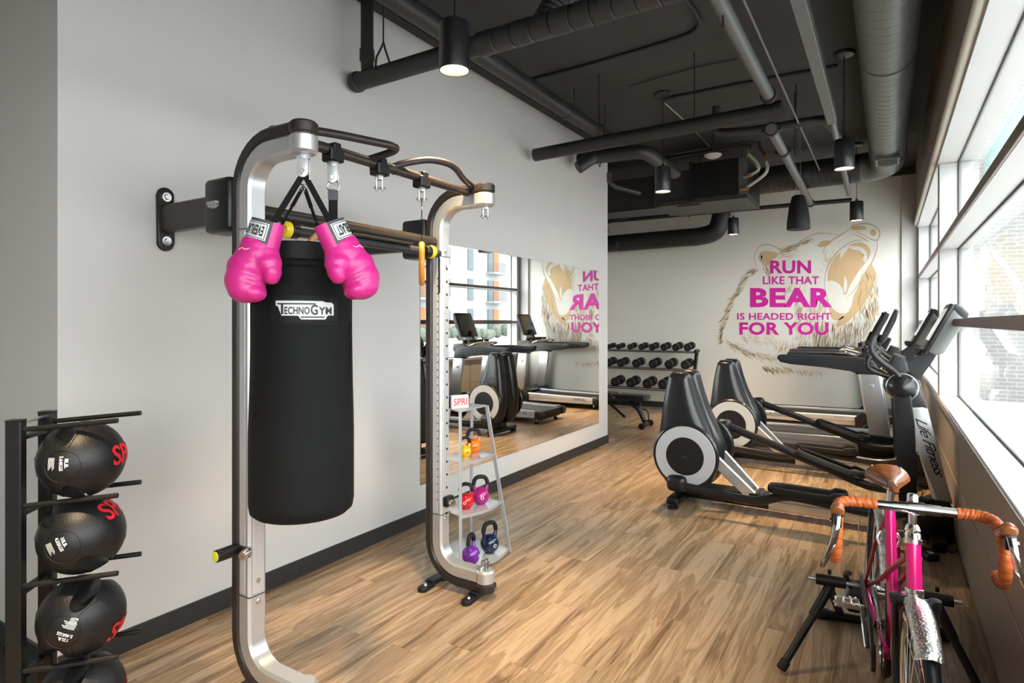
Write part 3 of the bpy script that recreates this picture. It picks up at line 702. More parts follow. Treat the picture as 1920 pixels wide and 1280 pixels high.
# ================================================================== TRAINING RIG
rig = thing('training_rig', 'silver and brown wall-braced training rig of two C-shaped uprights with pull-up bars', 'exercise rig', (-2.2, 2.1, 0))
YL, YR = 1.515, 2.72
X0, XT, ZT, ZB, RC = -2.25, -1.86, 2.247, .035, .225
def cpath(t):
    """the C seen from the side, moved inwards by t; runs from foot tip over the upright to the top tip"""
    r = RC - t if t < RC - .03 else .03; x = X0 + t; zt = ZT - t; zb = ZB + t; P = [(XT, zb)]
    cxx, czz = x + r, zb + r
    P += [(cxx + r * math.cos(a), czz + r * math.sin(a)) for a in [-PI / 2 - PI / 2 * i / 8 for i in range(9)]]
    cxx, czz = x + r, zt - r
    P += [(cxx + r * math.cos(a), czz + r * math.sin(a)) for a in [PI - PI / 2 * i / 8 for i in range(9)]]
    return P + [(XT, zt)]
def cband(t0, t1, yc, w, name, m, bev):
    a, b = cpath(t0), cpath(t1); k = len(a); B = MB(); vs = []; h = w / 2
    # a closed cross-section swept along the C: chamfered rectangle
    for (ax, az), (bx, bz) in zip(a, b):
        d = Vector((bx - ax, 0, bz - az)).normalized(); A = Vector((ax, yc, az)); E_ = Vector((bx, yc, bz)); Y = Vector((0, 1, 0))
        vs += [A + Y * -(h - bev), A + Y * (h - bev), A + d * bev + Y * h, E_ - d * bev + Y * h, E_ + Y * (h - bev), E_ - Y * (h - bev), E_ - d * bev - Y * h, A + d * bev - Y * h]
    fs = [[i * 8 + j, i * 8 + (j + 1) % 8, i * 8 + 8 + (j + 1) % 8, i * 8 + 8 + j] for i in range(k - 1) for j in range(8)]
    fs += [list(range(8)), [(k - 1) * 8 + j for j in range(8)]]
    B.add(vs, fs)
    for z0, z1 in ((az_, bz_) for az_, bz_ in ((a[0][1], b[0][1]), (b[-1][1], a[-1][1]))):
        R = w / 2 + .012; lo, hi = min(z0, z1) - .0012, max(z0, z1) + .0012
        B.lathe([(0, lo), (R - bev, lo), (R, lo + bev), (R, hi - bev), (R - bev, hi), (0, hi)], (XT, yc, 0), (0, 0, 1), 28)
    return B.build(name, m, rig, angle=40)
for side, yc in ((0, YL), (1, YR)):
    cband(0, .046, yc, .082, 'back_rail', 'brown_metal', .008)
    fr = cband(.046, .118, yc, .080, 'upright_frame', 'silver', .010)
    fx = X0 + .118
    MB().box2((fx - .004, yc - .024, .42), (fx + .0035, yc + .026, 1.86), .002).build('face_strip', 'silver_bright', fr)
    MB().box2((X0 + .060, yc - .0425, .42), (X0 + .094, yc - .040, 1.86), .001).build('side_strip', 'silver_bright', fr)
    b = MB()
    for z in (1.90, 1.815, .385, .47): b.lathe([(0, .005), (.009, .005), (.012, 0)], (fx + .001, yc, z), (1, 0, 0), 12)
    b.build('screw', 'steel', fr)
    b = MB()
    for z in (1.868, .412): b.box2((X0 + .05, yc - .0415, z - .0015), (fx + .002, yc + .0415, z + .0015))
    b.build('joint_line', 'charcoal', fr)
    if side:
        b = MB()
        for i in range(20): b.lathe([(0, .0045), (.0075, .0045), (.0075, 0)], (fx, yc + .006, 1.80 - i * .073), (1, 0, 0), 10)
        stuff(b.build('adjustment_hole', 'black_print', fr))
        b = MB()
        for i in range(30): b.box2((X0 + .090, yc - .0432, 1.74 - i * .043), (X0 + .096, yc - .042, 1.748 - i * .043))
        stuff(b.build('scale_mark', 'black_print', fr))
        MB().box2((X0 + .098, yc - .045, 1.66), (X0 + .112, yc - .039, 1.86), .001).build('slot', 'black_print', fr)
    # feet: oval rubber pads with a bolt
    for fx_, sgn in ((X0 + .05, -1), (XT - .04, -1), (X0 + .05, 1), (XT - .04, 1)):
        b = MB(); P = []
        for i in range(24):
            a = 2 * PI * i / 24; P.append((.028 * math.cos(a), .028 * math.sin(a) + (.035 if math.sin(a) > 0 else -.035)))
        c = Vector((fx_, yc + sgn * .085, 0))
        b.prism(P, .001, .026, lambda x, y, t, c=c: c + Vector((x, y, t)), .006)
        f = b.build('foot_pad', 'black_plastic', rig)
        MB().lathe([(0, .034), (.010, .034), (.013, .026), (.017, .026), (.017, .02)], c + Vector((0, sgn * .012, 0)), (0, 0, 1), 12).build('foot_bolt', 'steel', f)
    for fx_ in (X0 + .05, XT - .04): MB().box2((fx_ - .03, yc - .06, .012), (fx_ + .03, yc + .06, .04), .004).build('foot_bracket', 'black_plastic', rig)
    # tip details
    for sgn in (-1, 1): MB().lathe([(0, 0), (.010, 0), (.010, .002)], (XT + .03 if sgn < 0 else XT - .12, yc + sgn * .0, ZT - .001), (0, 0, 1), 12).build('top_cap_screw', 'black_print', rig)
    MB().lathe([(0, .003), (.009, .003), (.009, 0)], Vector((XT + .0, yc - .0515, ZT - .022)), (0, -1, 0), 12).build('tip_hole', 'black_print', rig)
    MB().lathe([(0, .006), (.03, .006), (.034, 0)], (X0 + .235, yc, ZT), (0, 0, 1), 16).build('top_knob', 'brown_metal', rig)
    # housings and wall arms
    MB().box2((X0 - .17, yc - .055, 1.865), (X0 + .004, yc + .065, 2.09), .022, 3).build('brace_housing', 'black_plastic', rig)
    MB().box2((XL + .004, yc + .045, 1.925), (X0 - .10, yc + .095, 2.055), .006).build('wall_arm', 'brown_metal', rig)
    b = MB(); P = []
    for i in range(28):
        a = 2 * PI * i / 28; P.append((.040 * math.cos(a), .040 * math.sin(a) + (.112 if math.sin(a) > 0 else -.112)))
    yp = yc + .07
    b.prism(P, .001, .022, lambda x, y, t, yp=yp: Vector((XL + t, yp + x, 1.99 + y)), .007)
    pl = b.build('wall_plate', 'black_plastic', rig)
    for z in (1.885, 2.095): MB().lathe([(0, .036), (.011, .036), (.014, .028), (.022, .028), (.024, .021)], (XL, yp, z), (1, 0, 0), 14).build('wall_bolt', 'chrome', pl)
# logo outline on the left housing: printed badge
def badge(fn, w, h, parent, txt, fg, bgm, scale=1.0):
    B = MB(); n = 48
    def ed(x, tab): 
        for (xa, ya), (xb, yb) in zip(tab, tab[1:]):
            if xa <= x <= xb: return ya + (yb - ya) * (x - xa) / max(1e-6, xb - xa)
        return tab[-1][1]
    TOPE = [(0, 1), (.80, 1), (.84, .93), (.96, .93), (1, .80)]; BOTE = [(0, .74), (.04, .70), (.10, .20), (.38, .20), (.42, 0), (.84, 0), (.88, .22), (1, .22)]
    B.add([fn(i / n, ed(i / n, q), 0) for q in (BOTE, TOPE) for i in range(n + 1)], [[i, i + 1, n + 2 + i, n + 1 + i] for i in range(n)])
    o = B.build('badge_plate', bgm, parent, recalc=False)
    for tx, xa, xb, ya, yb in (('ECHNO', .155, .565, .27, .68), ('G', .58, .70, .24, .80), ('YM', .715, .955, .27, .68)):
        lettering(tx, lambda a, b: fn(xa + (xb - xa) * a, ya + (yb - ya) * b, 1), 'badge_lettering', fg, o, .025, 1.05)
    L = MB()
    for x0, x1, y0, y1 in ((.03, .66, .80, .88), (.095, .135, .27, .83), (.42, .82, .09, .16)):
        m_ = 12; L.add([fn(x0 + (x1 - x0) * i / m_, y, 1) for y in (y0, y1) for i in range(m_ + 1)], [[i, i + 1, m_ + 2 + i, m_ + 1 + i] for i in range(m_)])
    L.build('badge_line', fg, o, recalc=False)
    return o
badge(lambda a, b, t: Vector((X0 - .145 + .085 * a, YL - .0555 - .0006 * t - .0004, 1.965 + .030 * b)), 0, 0, rig, 'TechnoGym', 'black_plastic', 'label_white')
# bars
XB = -1.95
MB().cyl((-2.19, YL, 1.95), (-2.19, YR, 1.95), .031, n=20).build('rear_crossbar', 'brown_metal', rig)
MB().cyl((XB, YL, 2.208), (XB, YR, 2.208), .0225, n=18).build('top_crossbar', 'brown_metal', rig)
lb = MB().cyl((-2.15, YL + .04, 1.884), (-2.15, YR - .04, 1.884), .022, n=16).build('padded_bar', 'charcoal', rig)
for y_, sgn in ((1.66, -1), (2.585, 1)):
    MB().lathe([(0, .030), (.030, .028), (.036, .018), (.036, 0), (.026, -.008)], (-2.135, y_ - .0 * sgn, 1.884), (0, sgn, 0), 18).build('bar_end', 'yellow', lb)
    MB().lathe([(.026, -.035), (.034, -.028), (.034, 0), (.03, .004)], (-2.135, y_ - sgn * .012, 1.884), (0, sgn, 0), 18).build('bar_collar', 'black_plastic', lb)
MB().box2((-2.16, 2.0, 1.90), (-2.11, 2.42, 1.915), .003).build('bar_rail', 'black_plastic', lb)
MB().tube(crv([(-1.90, YL + .02, 2.235), (-1.87, 1.68, 2.248), (-1.82, 1.86, 2.252), (-1.80, 1.93, 2.252), (-1.815, 1.965, 2.248), (-1.86, 1.965, 2.238), (XB, 1.94, 2.218)], 6), .0165, 14).build('pull_up_handle', 'brown_metal', rig)
MB().tube(crv([(XB, 2.09, 2.216), (-1.925, 2.15, 2.245), (-1.88, 2.26, 2.278), (-1.85, 2.36, 2.282), (-1.85, 2.44, 2.272), (-1.89, 2.56, 2.25), (-1.92, YR - .04, 2.236)], 6), .0165, 14).build('pull_up_handle', 'brown_metal', rig)
for y_ in (1.62, 1.955, 2.10, YR - .07):
    MB().lathe([(.0235, -.004), (.025, 0), (.0235, .004)], (XB, y_, 2.208), (0, 1, 0), 18).build('weld_ring', 'brown_metal', rig)
def clevis(c, par, rz, k_=1.0):
    """silver fork with a cross pin, hanging below c"""
    R = Matrix.Rotation(rz, 3, 'Z'); B = MB(); c = Vector(c)
    B.lathe([(0, 0), (.017 * k_, 0), (.019 * k_, -.004), (.019 * k_, -.02), (0, -.022)], c, (0, 0, 1), 16)
    for sg in (-1, 1):
        P = [(-.016, 0), (.016, 0)] + [(.016 * math.cos(a), -.046 + .016 * math.sin(a)) for a in [-PI * i / 8 for i in range(9)]]
        B.prism(P, -.0035, .0035, lambda x, y, t, sg=sg: c + R @ Vector((x * k_, sg * .0125 * k_ + t, y * k_ - .012)), .0015)
    o = B.build('clevis', 'silver_bright', par)
    MB().cyl(c + R @ Vector((0, -.026 * k_, -.058 * k_)), c + R @ Vector((0, .026 * k_, -.058 * k_)), .005, n=10).build('clevis_pin', 'steel', o)
    MB().lathe([(0, .004), (.007, .004), (.009, 0)], c + R @ Vector((0, -.0165 * k_, -.052 * k_)), R @ Vector((0, -1, 0)), 12).build('pin_head', 'steel', o)
    return o
hooks = []
for i, y_ in enumerate((1.735, 2.005, 2.295)):
    k = MB().box2((XB - .030, y_ - .036, 2.158), (XB + .034, y_ + .036, 2.214), .006).build('hook_block', 'black_plastic', rig)
    MB().box2((XB - .034, y_ - .020, 2.20), (XB + .034, y_ + .020, 2.236), .006).build('block_cap', 'black_plastic', k)
    clevis((XB + .002, y_, 2.16), k, .67 if i == 0 else -.9, 1.25 if i == 0 else 1.0); hooks.append(Vector((XB + .002, y_, 2.102)))
c1 = clevis((XT + .0, YL, ZT - .117), rig, .62, 1.3); HOOK = Vector((XT, YL, ZT - .117 - .058))
clevis((XT + .0, YR, ZT - .117), rig, -.9)
k = MB().box2((XT - .035, YR - .03, .153), (XT - .005, YR + .03, .170), .004).build('base_anchor', 'steel', rig)
b = MB()
for sg in (-1, 1): b.prism([(-.018, 0), (.018, 0)] + [(.018 * math.cos(a), .040 + .018 * math.sin(a)) for a in [PI * i / 8 for i in range(9)]], -.003, .003, lambda x, y, t, sg=sg: Vector((XT - .0 + x, YR + sg * .014 + t, .152 + y)), .001)
b.cyl((XT, YR - .03, .195), (XT, YR + .03, .195), .006, n=10); b.build('base_clevis', 'steel', rig)
# height knobs low on the uprights
kn = MB().lathe([(0, 0), (.022, 0), (.024, .004), (.024, .085), (.021, .088), (0, .088)], (-2.20, YL - .05, .595), (0, -1, 0), 20).build('knob_grip', 'black_plastic', rig)
MB().lathe([(0, .091), (.019, .090), (.020, .087)], (-2.20, YL - .05, .595), (0, -1, 0), 20).build('knob_cap', 'lime', kn)
MB().lathe([(0, .04), (.014, .04), (.018, .032), (.018, 0)], (-2.135, YL - .045, .595), (0.45, -1, 0), 16).build('knob_plunger', 'steel', kn)
MB().box2((-2.215, YL - .052, .577), (-2.12, YL - .038, .613), .004).build('knob_base', 'black_plastic', kn)
kn = MB().box2((-2.132, YR - .03, .455), (-2.095, YR + .035, .515), .010, 2).build('stop_block', 'black_plastic', rig)
MB().lathe([(0, .035), (.016, .035), (.020, .028), (.020, 0)], (-2.10, YR + .0, .478), (1, -.3, 0), 16).build('stop_plunger', 'chrome', kn)

# ================================================================== PUNCHING BAG
BX, BY, BR = -1.852, 1.502, .180
bag = thing('punching_bag', 'black cylindrical punching bag hanging inside the left arm of the rig', 'punching bag', (BX, BY, .74))
prof = [(0, .790), (.06, .787), (.13, .788), (.165, .797), (.182, .812), (.187, .84), (.1865, .95), (.185, 1.10), (.182, 1.25), (.180, 1.45), (.179, 1.62), (.178, 1.70), (.176, 1.715)]
def lump(v):
    d = Vector((v.x - BX, v.y - BY, 0)); n = noise.noise(Vector((v.x * 5, v.y * 5, v.z * 3.2))); k = 1 + .012 * n * min(1, d.length / .1); return Vector((BX + d.x * k, BY + d.y * k, v.z + .006 * n))
bagm = MB()
P2 = []
for (r0, z0), (r1, z1) in zip(prof[:-1], prof[1:]):
    k = max(1, int(abs(z1 - z0) / .03))
    P2 += [(r0 + (r1 - r0) * i / k, z0 + (z1 - z0) * i / k) for i in range(k)]
P2 += [prof[-1], (.12, 1.725), (0, 1.727)]
bagm.lathe(P2, (BX, BY, 0), (0, 0, 1), 56).map(lump)
body = bagm.build('bag_body', 'bag_fabric', bag, angle=50)
MB().lathe([(.176, 1.715), (.1815, 1.718), (.1815, 1.775), (.177, 1.779), (.165, 1.776), (.158, 1.74), (0, 1.735)], (BX, BY, 0), (0, 0, 1), 56).build('top_band', 'bag_band', bag)
b = MB()
for z in (1.716, 1.694): b.lathe([(.1825, z - .003), (.185, z), (.1825, z + .003)], (BX, BY, 0), (0, 0, 1), 56)
b.build('seam', 'bag_band', bag)
def on_bag(ang, z, dr=.0): return Vector((BX + (BR + dr) * math.cos(ang), BY + (BR + dr) * math.sin(ang), z))
A0 = math.atan2(-BY, -BX) + .02   # straight towards the camera
def bag_fn(x0, x1, z0, z1, dr): return lambda a, b, t=0: on_bag(A0 + (x0 + (x1 - x0) * a), z0 + (z1 - z0) * b, dr + .0012 * t)
b = MB(); n = 12
patchv = [bag_fn(-.60, .68, 1.492, 1.590, .0045)(i / n, j) for j in (0, 1) for i in range(n + 1)]
b.add(patchv, [[i, i + 1, n + 2 + i, n + 1 + i] for i in range(n)])
pt = b.build('logo_patch', 'bag_band', bag, recalc=False)
for z in (1.498, 1.584):
    bag_l = MB().tube([bag_fn(-.60, .68, z, z, .0048)(i / n, 0) for i in range(n + 1)], .0012, 5).build('stitching', 'webbing', pt)
badge(bag_fn(-.50, .58, 1.508, 1.572, .0062), 0, 0, bag, 'TechnoGym', 'black_print', 'label_white')
# flap seam low on the right side, hanging straps
MB().tube([on_bag(A0 + 1.18, z, .004) for z in (1.50, 1.38, 1.32, 1.24, 1.0, .84)], .003, 6).build('side_seam', 'bag_band', bag)
for a in (1.05, -1.05):
    q = on_bag(A0 + a, 1.76, -.008); dirn = (HOOK + Vector((0, 0, -.02)) - q); sd_ = Vector((-math.sin(A0 + a), math.cos(A0 + a), 0))
    MB().bar(q, HOOK + Vector((0, 0, -.015)), .022, .003, up=Vector((math.cos(A0), math.sin(A0), 0))).build('hanging_strap', 'webbing', bag)
MB().tube(crv([HOOK + Vector((.004, 0, .0)), HOOK + Vector((-.017, -.01, -.022)), HOOK + Vector((-.018, -.011, -.048)), HOOK + Vector((0, 0, -.060)), HOOK + Vector((.018, .011, -.048)), HOOK + Vector((.017, .01, -.022))], 5, True), .0032, 8, closed=True).build('carabiner', 'steel', bag)

# ================================================================== BOXING GLOVES
def glove(label, u, v, d, mirror, tilt, turn):
    c = at(u, v, d=d); right = Vector((cy_, sy_, 0)); fwd = Vector((-sy_, cy_, 0)); up = Vector((0, 0, 1))
    R0 = Matrix((right, fwd, up)).transposed() @ Matrix.Rotation(tilt, 3, 'Y') @ Matrix.Rotation(turn, 3, 'Z')
    t = thing('boxing_glove', label, 'boxing glove', c, 'pink boxing gloves'); m = -1 if mirror else 1
    def L(x, y, z): return R0 @ Vector((x * m, y, z))
    def E(x, y, z, rx, ry, rz, ang=0.): return (c + L(x, y, z), (rx, ry, rz), R0 @ Matrix.Rotation(ang * m, 3, 'Y'), 26, 18)
    # mitt: cuff end up, fist folded at the bottom; the thumb is a lobe of its own on the +x side
    organic([(p[0], tuple(1.05 * r for r in p[1]), *p[2:]) for p in (E(.014, 0, .062, .057, .047, .040, .28), E(.006, 0, .034, .066, .052, .048), E(-.018, 0, -.006, .068, .058, .052), E(-.030, -.002, -.050, .062, .060, .062), E(-.026, -.006, -.078, .056, .054, .045), E(.002, -.010, -.090, .036, .046, .031, .10), E(.020, -.014, -.091, .019, .034, .022),
             E(.030, -.004, .030, .050, .042, .044, -.3), E(.047, -.010, .004, .043, .042, .036, -.15), E(.0635, -.018, -.024, .029, .033, .031), E(.063, -.020, -.040, .024, .028, .025, .2))], .0042, 20, 'mitt', 'pink_leather', t)
    # creases where the palm folds in
    cr2 = MB()
    for k in range(3): q = -.042 - .014 * k; cr2.tube(crv([c + L(.026 - .001 * k, -.0475 + .002 * k, q), c + L(.012, -.0585, q + .004), c + L(-.006 - .002 * k, -.0628, q + .010)], 3), [.0004, .0009, .0011, .0011, .0009, .0006, .0003], 5)
    cr2.build('crease', 'pink_leather', t)
    # cuff, its axis leaning from the mitt
    Rk = Matrix.Rotation(.27 * m, 3, 'Y')
    def K(x, y, z, rx=0): p = Rk @ Vector((x * m, y, z)); return c + R0 @ (Vector((.003 * m, 0, 0)) + p)
    cu = MB(); k = 32; secs = [(.064, .0550, .044), (.085, .0545, .043), (.118, .0535, .041), (.148, .0525, .038), (.149, .047, .033), (.10, .045, .034)]; vs = []
    for z, rx, ry in secs:
        for i in range(k): q = 2 * PI * i / k; vs.append(K(rx * math.cos(q), ry * math.sin(q), z))
    cu.add(vs, [[s * k + i, s * k + (i + 1) % k, s * k + k + (i + 1) % k, s * k + k + i] for s in range(len(secs) - 1) for i in range(k)])
    cf = cu.build('cuff', 'cuff_grey', t); cf['label'] = 'grey cuff'
    tb = MB(); vs = []
    for z, rx, ry in ((.050, .0585, .047), (.10, .0575, .045), (.1495, .0560, .041)):
        for i in range(9): q = -.95 + 1.5 * i / 8; vs.append(K(rx * math.cos(q), ry * math.sin(q), z))
    tb.add(vs, [[s * 9 + i, s * 9 + i + 1, s * 9 + 10 + i, s * 9 + 9 + i] for s in (0, 1) for i in range(8)]); tb.build('wrist_tab', 'pink_leather', cf, recalc=False)
    MB().tube([K(.0588 * math.cos(q), .0475 * math.sin(q), .051) for q in [-1.05 + 1.0 * i / 8 for i in range(9)]], .003, 6).build('white_piping', 'white_print', cf)
    q0, q1 = -2.95, -1.12
    def lab(x, y, e=0.):
        q = q0 + (q1 - q0) * x; z = .083 + .056 * y; f = (z - .064) / .084; return K((.0552 - .0025 * f + e) * math.cos(q), (.0442 - .006 * f + e) * math.sin(q), z)
    n = 12; lb_ = MB(); lb_.add([lab(i / n, j, .0012) for j in (0, 1) for i in range(n + 1)], [[i, i + 1, n + 2 + i, n + 1 + i] for i in range(n)])
    lo = lb_.build('cuff_label', 'label_white', cf, recalc=False)
    vs, fs = text_geo('EVERLAST', .03); lt = MB()
    lt.add([lab((.12 + .76 * x) if mirror else 1 - (.12 + .76 * x), 1 - (.20 + .60 * y), .0026) for x, y in vs], fs); lt.build('label_lettering', 'black_print', lo, recalc=False)
    fr_ = MB()
    for x0, x1, y0, y1 in ((.04, .96, .05, .09), (.04, .96, .91, .95), (.04, .06, .05, .95), (.94, .96, .05, .95)):
        fr_.add([lab(x0 + (x1 - x0) * i / 8, yy, .0024) for yy in (y0, y1) for i in range(9)], [[i, i + 1, 10 + i, 9 + i] for i in range(8)])
    fr_.build('label_frame', 'black_print', lo, recalc=False)
    lg = MB(); lg.tube(crv([c + L(-.036, -.0405, .046), c + L(-.022, -.0465, .052), c + L(-.010, -.050, .046), c + L(.004, -.0505, .050)], 4), [.0013] * 13, 5); lg.build('logo_stroke', 'white_print', t)
    # lanyard up to the hook
    h = HOOK + Vector((0, 0, -.062)); top = K(.046, 0, .147)
    MB().bar(top, top.lerp(h, .88), .010, .003, up=fwd).build('lanyard', 'webbing', t)
    MB().bar(top.lerp(h, .84), top.lerp(h, .45), .014, .004, up=fwd).build('lanyard_sleeve', 'webbing', t)
    MB().tube(crv([top.lerp(h, .82), top.lerp(h, .90) + right * .006 * m, h, top.lerp(h, .90) - right * .006 * m], 4, True), .0028, 8, closed=True).build('snap_hook', 'steel', t)
    return t
glove('left pink boxing glove with grey cuff, thumb towards the punching bag', 478, 497, 1.98, False, 0.0, 0.0)
glove('right pink boxing glove with grey cuff, turned so its folded palm shows', 655, 495, 2.02, True, -.20, .80)

# ================================================================== GYM RINGS
def ring(label, c, nrm, R, r, m, top, lab=None):
    t = thing('gymnastic_ring', label, 'gym ring', c, 'wooden gym rings on the rig'); c = Vector(c); F = frame_from(nrm, (0, 0, 1))
    MB().tube([c + F @ Vector((R * math.cos(a), R * math.sin(a), 0)) for a in [2 * PI * i / 40 for i in range(40)]], r, 14, closed=True).build('hoop', m, t)
    q = c + Vector((0, 0, R + r + .004)); w = F.col[0]
    MB().bar(q - Vector((0, 0, .03)), Vector((q.x, q.y, top.z - .055)), .036, .003, up=F.col[2]).build('strap', 'webbing', t)
    MB().bar(Vector((q.x, q.y, top.z - .062)), Vector((q.x, q.y, top.z - .10)), .040, .006, up=F.col[2], bev=.001).build('strap_buckle', 'charcoal', t)
    MB().tube(crv([top + Vector((0, 0, .004)), top + w * .02 + Vector((0, 0, -.03)), top + w * .019 + Vector((0, 0, -.056)), top - w * .019 + Vector((0, 0, -.056)), top - w * .02 + Vector((0, 0, -.03))], 4, True), .0035, 8, closed=True).build('link', 'steel', t)
ring('wooden gym ring half hidden behind the punching bag, facing the room', (hooks[0].x, hooks[0].y, 1.775), (-1.95, 1.735, 0), .102, .0135, 'wood_ring', hooks[0])
ring('orange lit gym ring seen edge-on beside the right upright', (hooks[2].x, hooks[2].y, 1.785), (2.295, 1.95, 0), .095, .0145, 'amber_ring', hooks[2])
# ================================================================== KETTLEBELL STAND
ks = thing('kettlebell_stand', 'white metal kettlebell stand with three shelves and flared legs', 'stand', (-2.28, 3.15, 0))
top = [Vector(p) for p in ((-2.235, 2.995, .945), (-2.255, 3.315, .945), (-2.375, 3.315, .945), (-2.365, 3.05, .945))]
bot = [Vector(p) for p in ((-2.15, 2.885, .0), (-2.09, 3.335, .0), (-2.46, 3.42, .0), (-2.49, 2.99, .0))]
cT = sum(top, Vector()) / 4; cB = sum(bot, Vector()) / 4
for i in range(4):
    a, b_ = bot[i], top[i]; out = (a - cB); out.z = 0
    MB().bar(a, b_, .006 if i % 2 else .028, .028 if i % 2 else .006, up=(1, 0, 0), bev=.001).build('leg', 'stand_white', ks)
MB().prism([(p.x, p.y) for p in top], .940, .950, lambda x, y, t: Vector((x, y, t)), .002).build('top_plate', 'stand_white', ks)
def shelf(z, bow):
    f = z / .945; q = [bot[i].lerp(top[i], f) for i in range(4)]
    P = [q[3], q[0]] + [q[0].lerp(q[1], j / 8) + Vector((bow * math.sin(PI * j / 8), 0, 0)) for j in range(1, 8)] + [q[1], q[2]]
    sh = MB().prism([(p.x, p.y) for p in P], z - .004, z, lambda x, y, t: Vector((x, y, t)), .001).build('shelf', 'shelf_white', ks)
    E_ = MB(); RB = [q[0].lerp(q[1], j / 8) + Vector((bow * math.sin(PI * j / 8), 0, 0)) for j in range(9)]
    vs = [Vector((p.x, p.y, z + dz)) for p in RB for dz in (-.014, .003)]; vs += [v + Vector((.003, 0, 0)) for v in vs]
    k = 18
    fs = [[2 * j, 2 * j + 2, 2 * j + 3, 2 * j + 1] for j in range(8)] + [[k + 2 * j, k + 2 * j + 1, k + 2 * j + 3, k + 2 * j + 2] for j in range(8)] + [[2 * j + 1, 2 * j + 3, k + 2 * j + 3, k + 2 * j + 1] for j in range(8)] + [[2 * j, k + 2 * j, k + 2 * j + 2, 2 * j + 2] for j in range(8)]
    E_.add(vs, fs).build('shelf_lip', 'stand_white', sh)
    return z
SH = [shelf(.028, .06), shelf(.33, .045), shelf(.637, .03)]
r_ = Vector((top[1].x - top[0].x, top[1].y - top[0].y, 0)).normalized()
sg = thing('brand_sign', 'small pale counter sign with red letters on top of the kettlebell stand', 'sign', (-2.25, 3.10, .95))
s0 = Vector((-2.335, 3.035, .951)); sdir = Vector((.42, .90, 0)).normalized()
sn_ = Vector((sdir.y, -sdir.x, 0))
bd = MB().bar(s0 + sdir * .0 + Vector((0, 0, .042)), s0 + sdir * .120 + Vector((0, 0, .042)), .084, .022, up=sn_, bev=.002); bd.build('sign_board', 'label_white', sg)
lettering('SPRI', quad_fn(s0 + sdir * .012 + Vector((0, 0, .020)) + sn_ * .0122, sdir * .096, Vector((0, 0, .044))), 'sign_lettering', 'red_sign', sg, .012)

def kettlebell(label, u, v, z, R, colr, turn):
    d = (EYE - (z + R * .95)) * F_PX / (v - V0); c = at(u, v, d=d)
    t = thing('kettlebell', label, 'kettlebell', (c.x, c.y, z), 'coloured kettlebells on the stand', turn); m = 'kettlebell_' + colr
    n = 12; prof = [(0, 0), (R * .55, 0)] + [(R * math.sin(a), R * .95 - R * math.cos(a)) for a in [.62 + (PI - .62) * i / n for i in range(n)]] + [(0, R * 1.95)]
    MB().lathe(prof, (0, 0, 0), (0, 0, 1), 28).build('bell', m, t, world=False)
    w, hh = R * .86, R * 3.15
    full = crv([(-R * .60, 0, R * 1.50), (-R * .74, 0, R * 1.95), (-R * .80, 0, R * 2.40), (-R * .62, 0, R * 2.92), (-R * .25, 0, R * 3.12), (R * .25, 0, R * 3.12), (R * .62, 0, R * 2.92), (R * .80, 0, R * 2.40), (R * .74, 0, R * 1.95), (R * .60, 0, R * 1.50)], 6)
    k = len(full)
    MB().tube(full[:14], [R * .27 - .012 * R * i for i in range(14)], 12).build('horn', m, t, world=False)
    MB().tube(full[k - 14:], [R * .27 - .012 * R * (13 - i) for i in range(14)], 12).build('horn', m, t, world=False)
    MB().tube(full[10:k - 10], R * .235, 14).build('grip', 'black_rubber', t, world=False)
    e = MB(); e.lathe([(R * .17, R * .985), (R * .20, R * .98), (R * .20, R * .97)], (0, 0, R * .95), (0, -1, 0), 20); e.build('weight_mark', 'black_print' if colr in ('yellow', 'orange') else 'label_white', t, world=False)
    return t
VW = .72
kettlebell('yellow kettlebell on the top shelf of the stand', 872, 846, SH[2], .040, 'yellow', VW + .3)
kettlebell('orange kettlebell on the top shelf of the stand', 888, 836, SH[2], .050, 'orange', VW)
kettlebell('red kettlebell on the middle shelf of the stand', 874, 939, SH[1], .049, 'red', VW - .3)
kettlebell('magenta kettlebell on the middle shelf of the stand', 901, 929, SH[1], .056, 'magenta', VW + .1)
kettlebell('purple kettlebell on the bottom shelf of the stand', 883, 1040, SH[0], .056, 'purple', VW + 1.1)
kettlebell('navy blue kettlebell on the bottom shelf of the stand', 918, 1018, SH[0], .060, 'navy', VW + .5)

# ================================================================== MEDICINE BALL RACK
PD = Vector((.75, .66, 0)).normalized(); ND = Vector((-.66, .75, 0)).normalized()
UN, UF = Vector((-2.385, .812, 0)), Vector((-2.495, .940, 0))
rk = thing('ball_rack', 'black steel ball rack of two uprights with pairs of prongs', 'rack', (UN + UF) / 2)
ROT = Matrix((PD, ND, Vector((0, 0, 1)))).transposed()
for U_, zt in ((UN, 1.182), (UF, 1.186)):
    up_ = MB().box(U_ + Vector((0, 0, zt / 2)), (.046, .036, zt), ROT, .004).build('upright', 'black_steel', rk)
    MB().box(U_ + Vector((0, 0, zt)), (.047, .037, .006), ROT, .002).build('end_cap', 'black_plastic', up_)
    MB().box(U_ + PD * .06 + Vector((0, 0, .02)), (.44, .04, .04), ROT, .004).build('foot', 'black_steel', rk)
LEV = (1.152, .905, .648, .372, .11)
MB().cyl(UN + Vector((0, 0, 1.168)), UF + Vector((0, 0, 1.172)), .006, n=8).build('cross_rod', 'steel', rk)
for z in LEV:
    for U_ in (UN, UF):
        MB().tube([U_ + PD * .02 + Vector((0, 0, z)), U_ + PD * .30 + Vector((0, 0, z + .022))], .0085, 10).build('prong', 'black_steel', rk)
    MB().bar(UN + Vector((0, 0, z - .03)), UF + Vector((0, 0, z - .03)), .03, .012).build('cross_bar', 'black_steel', rk)
DISC = (-ND)   # axis of the two flat discs
BRAD = .128
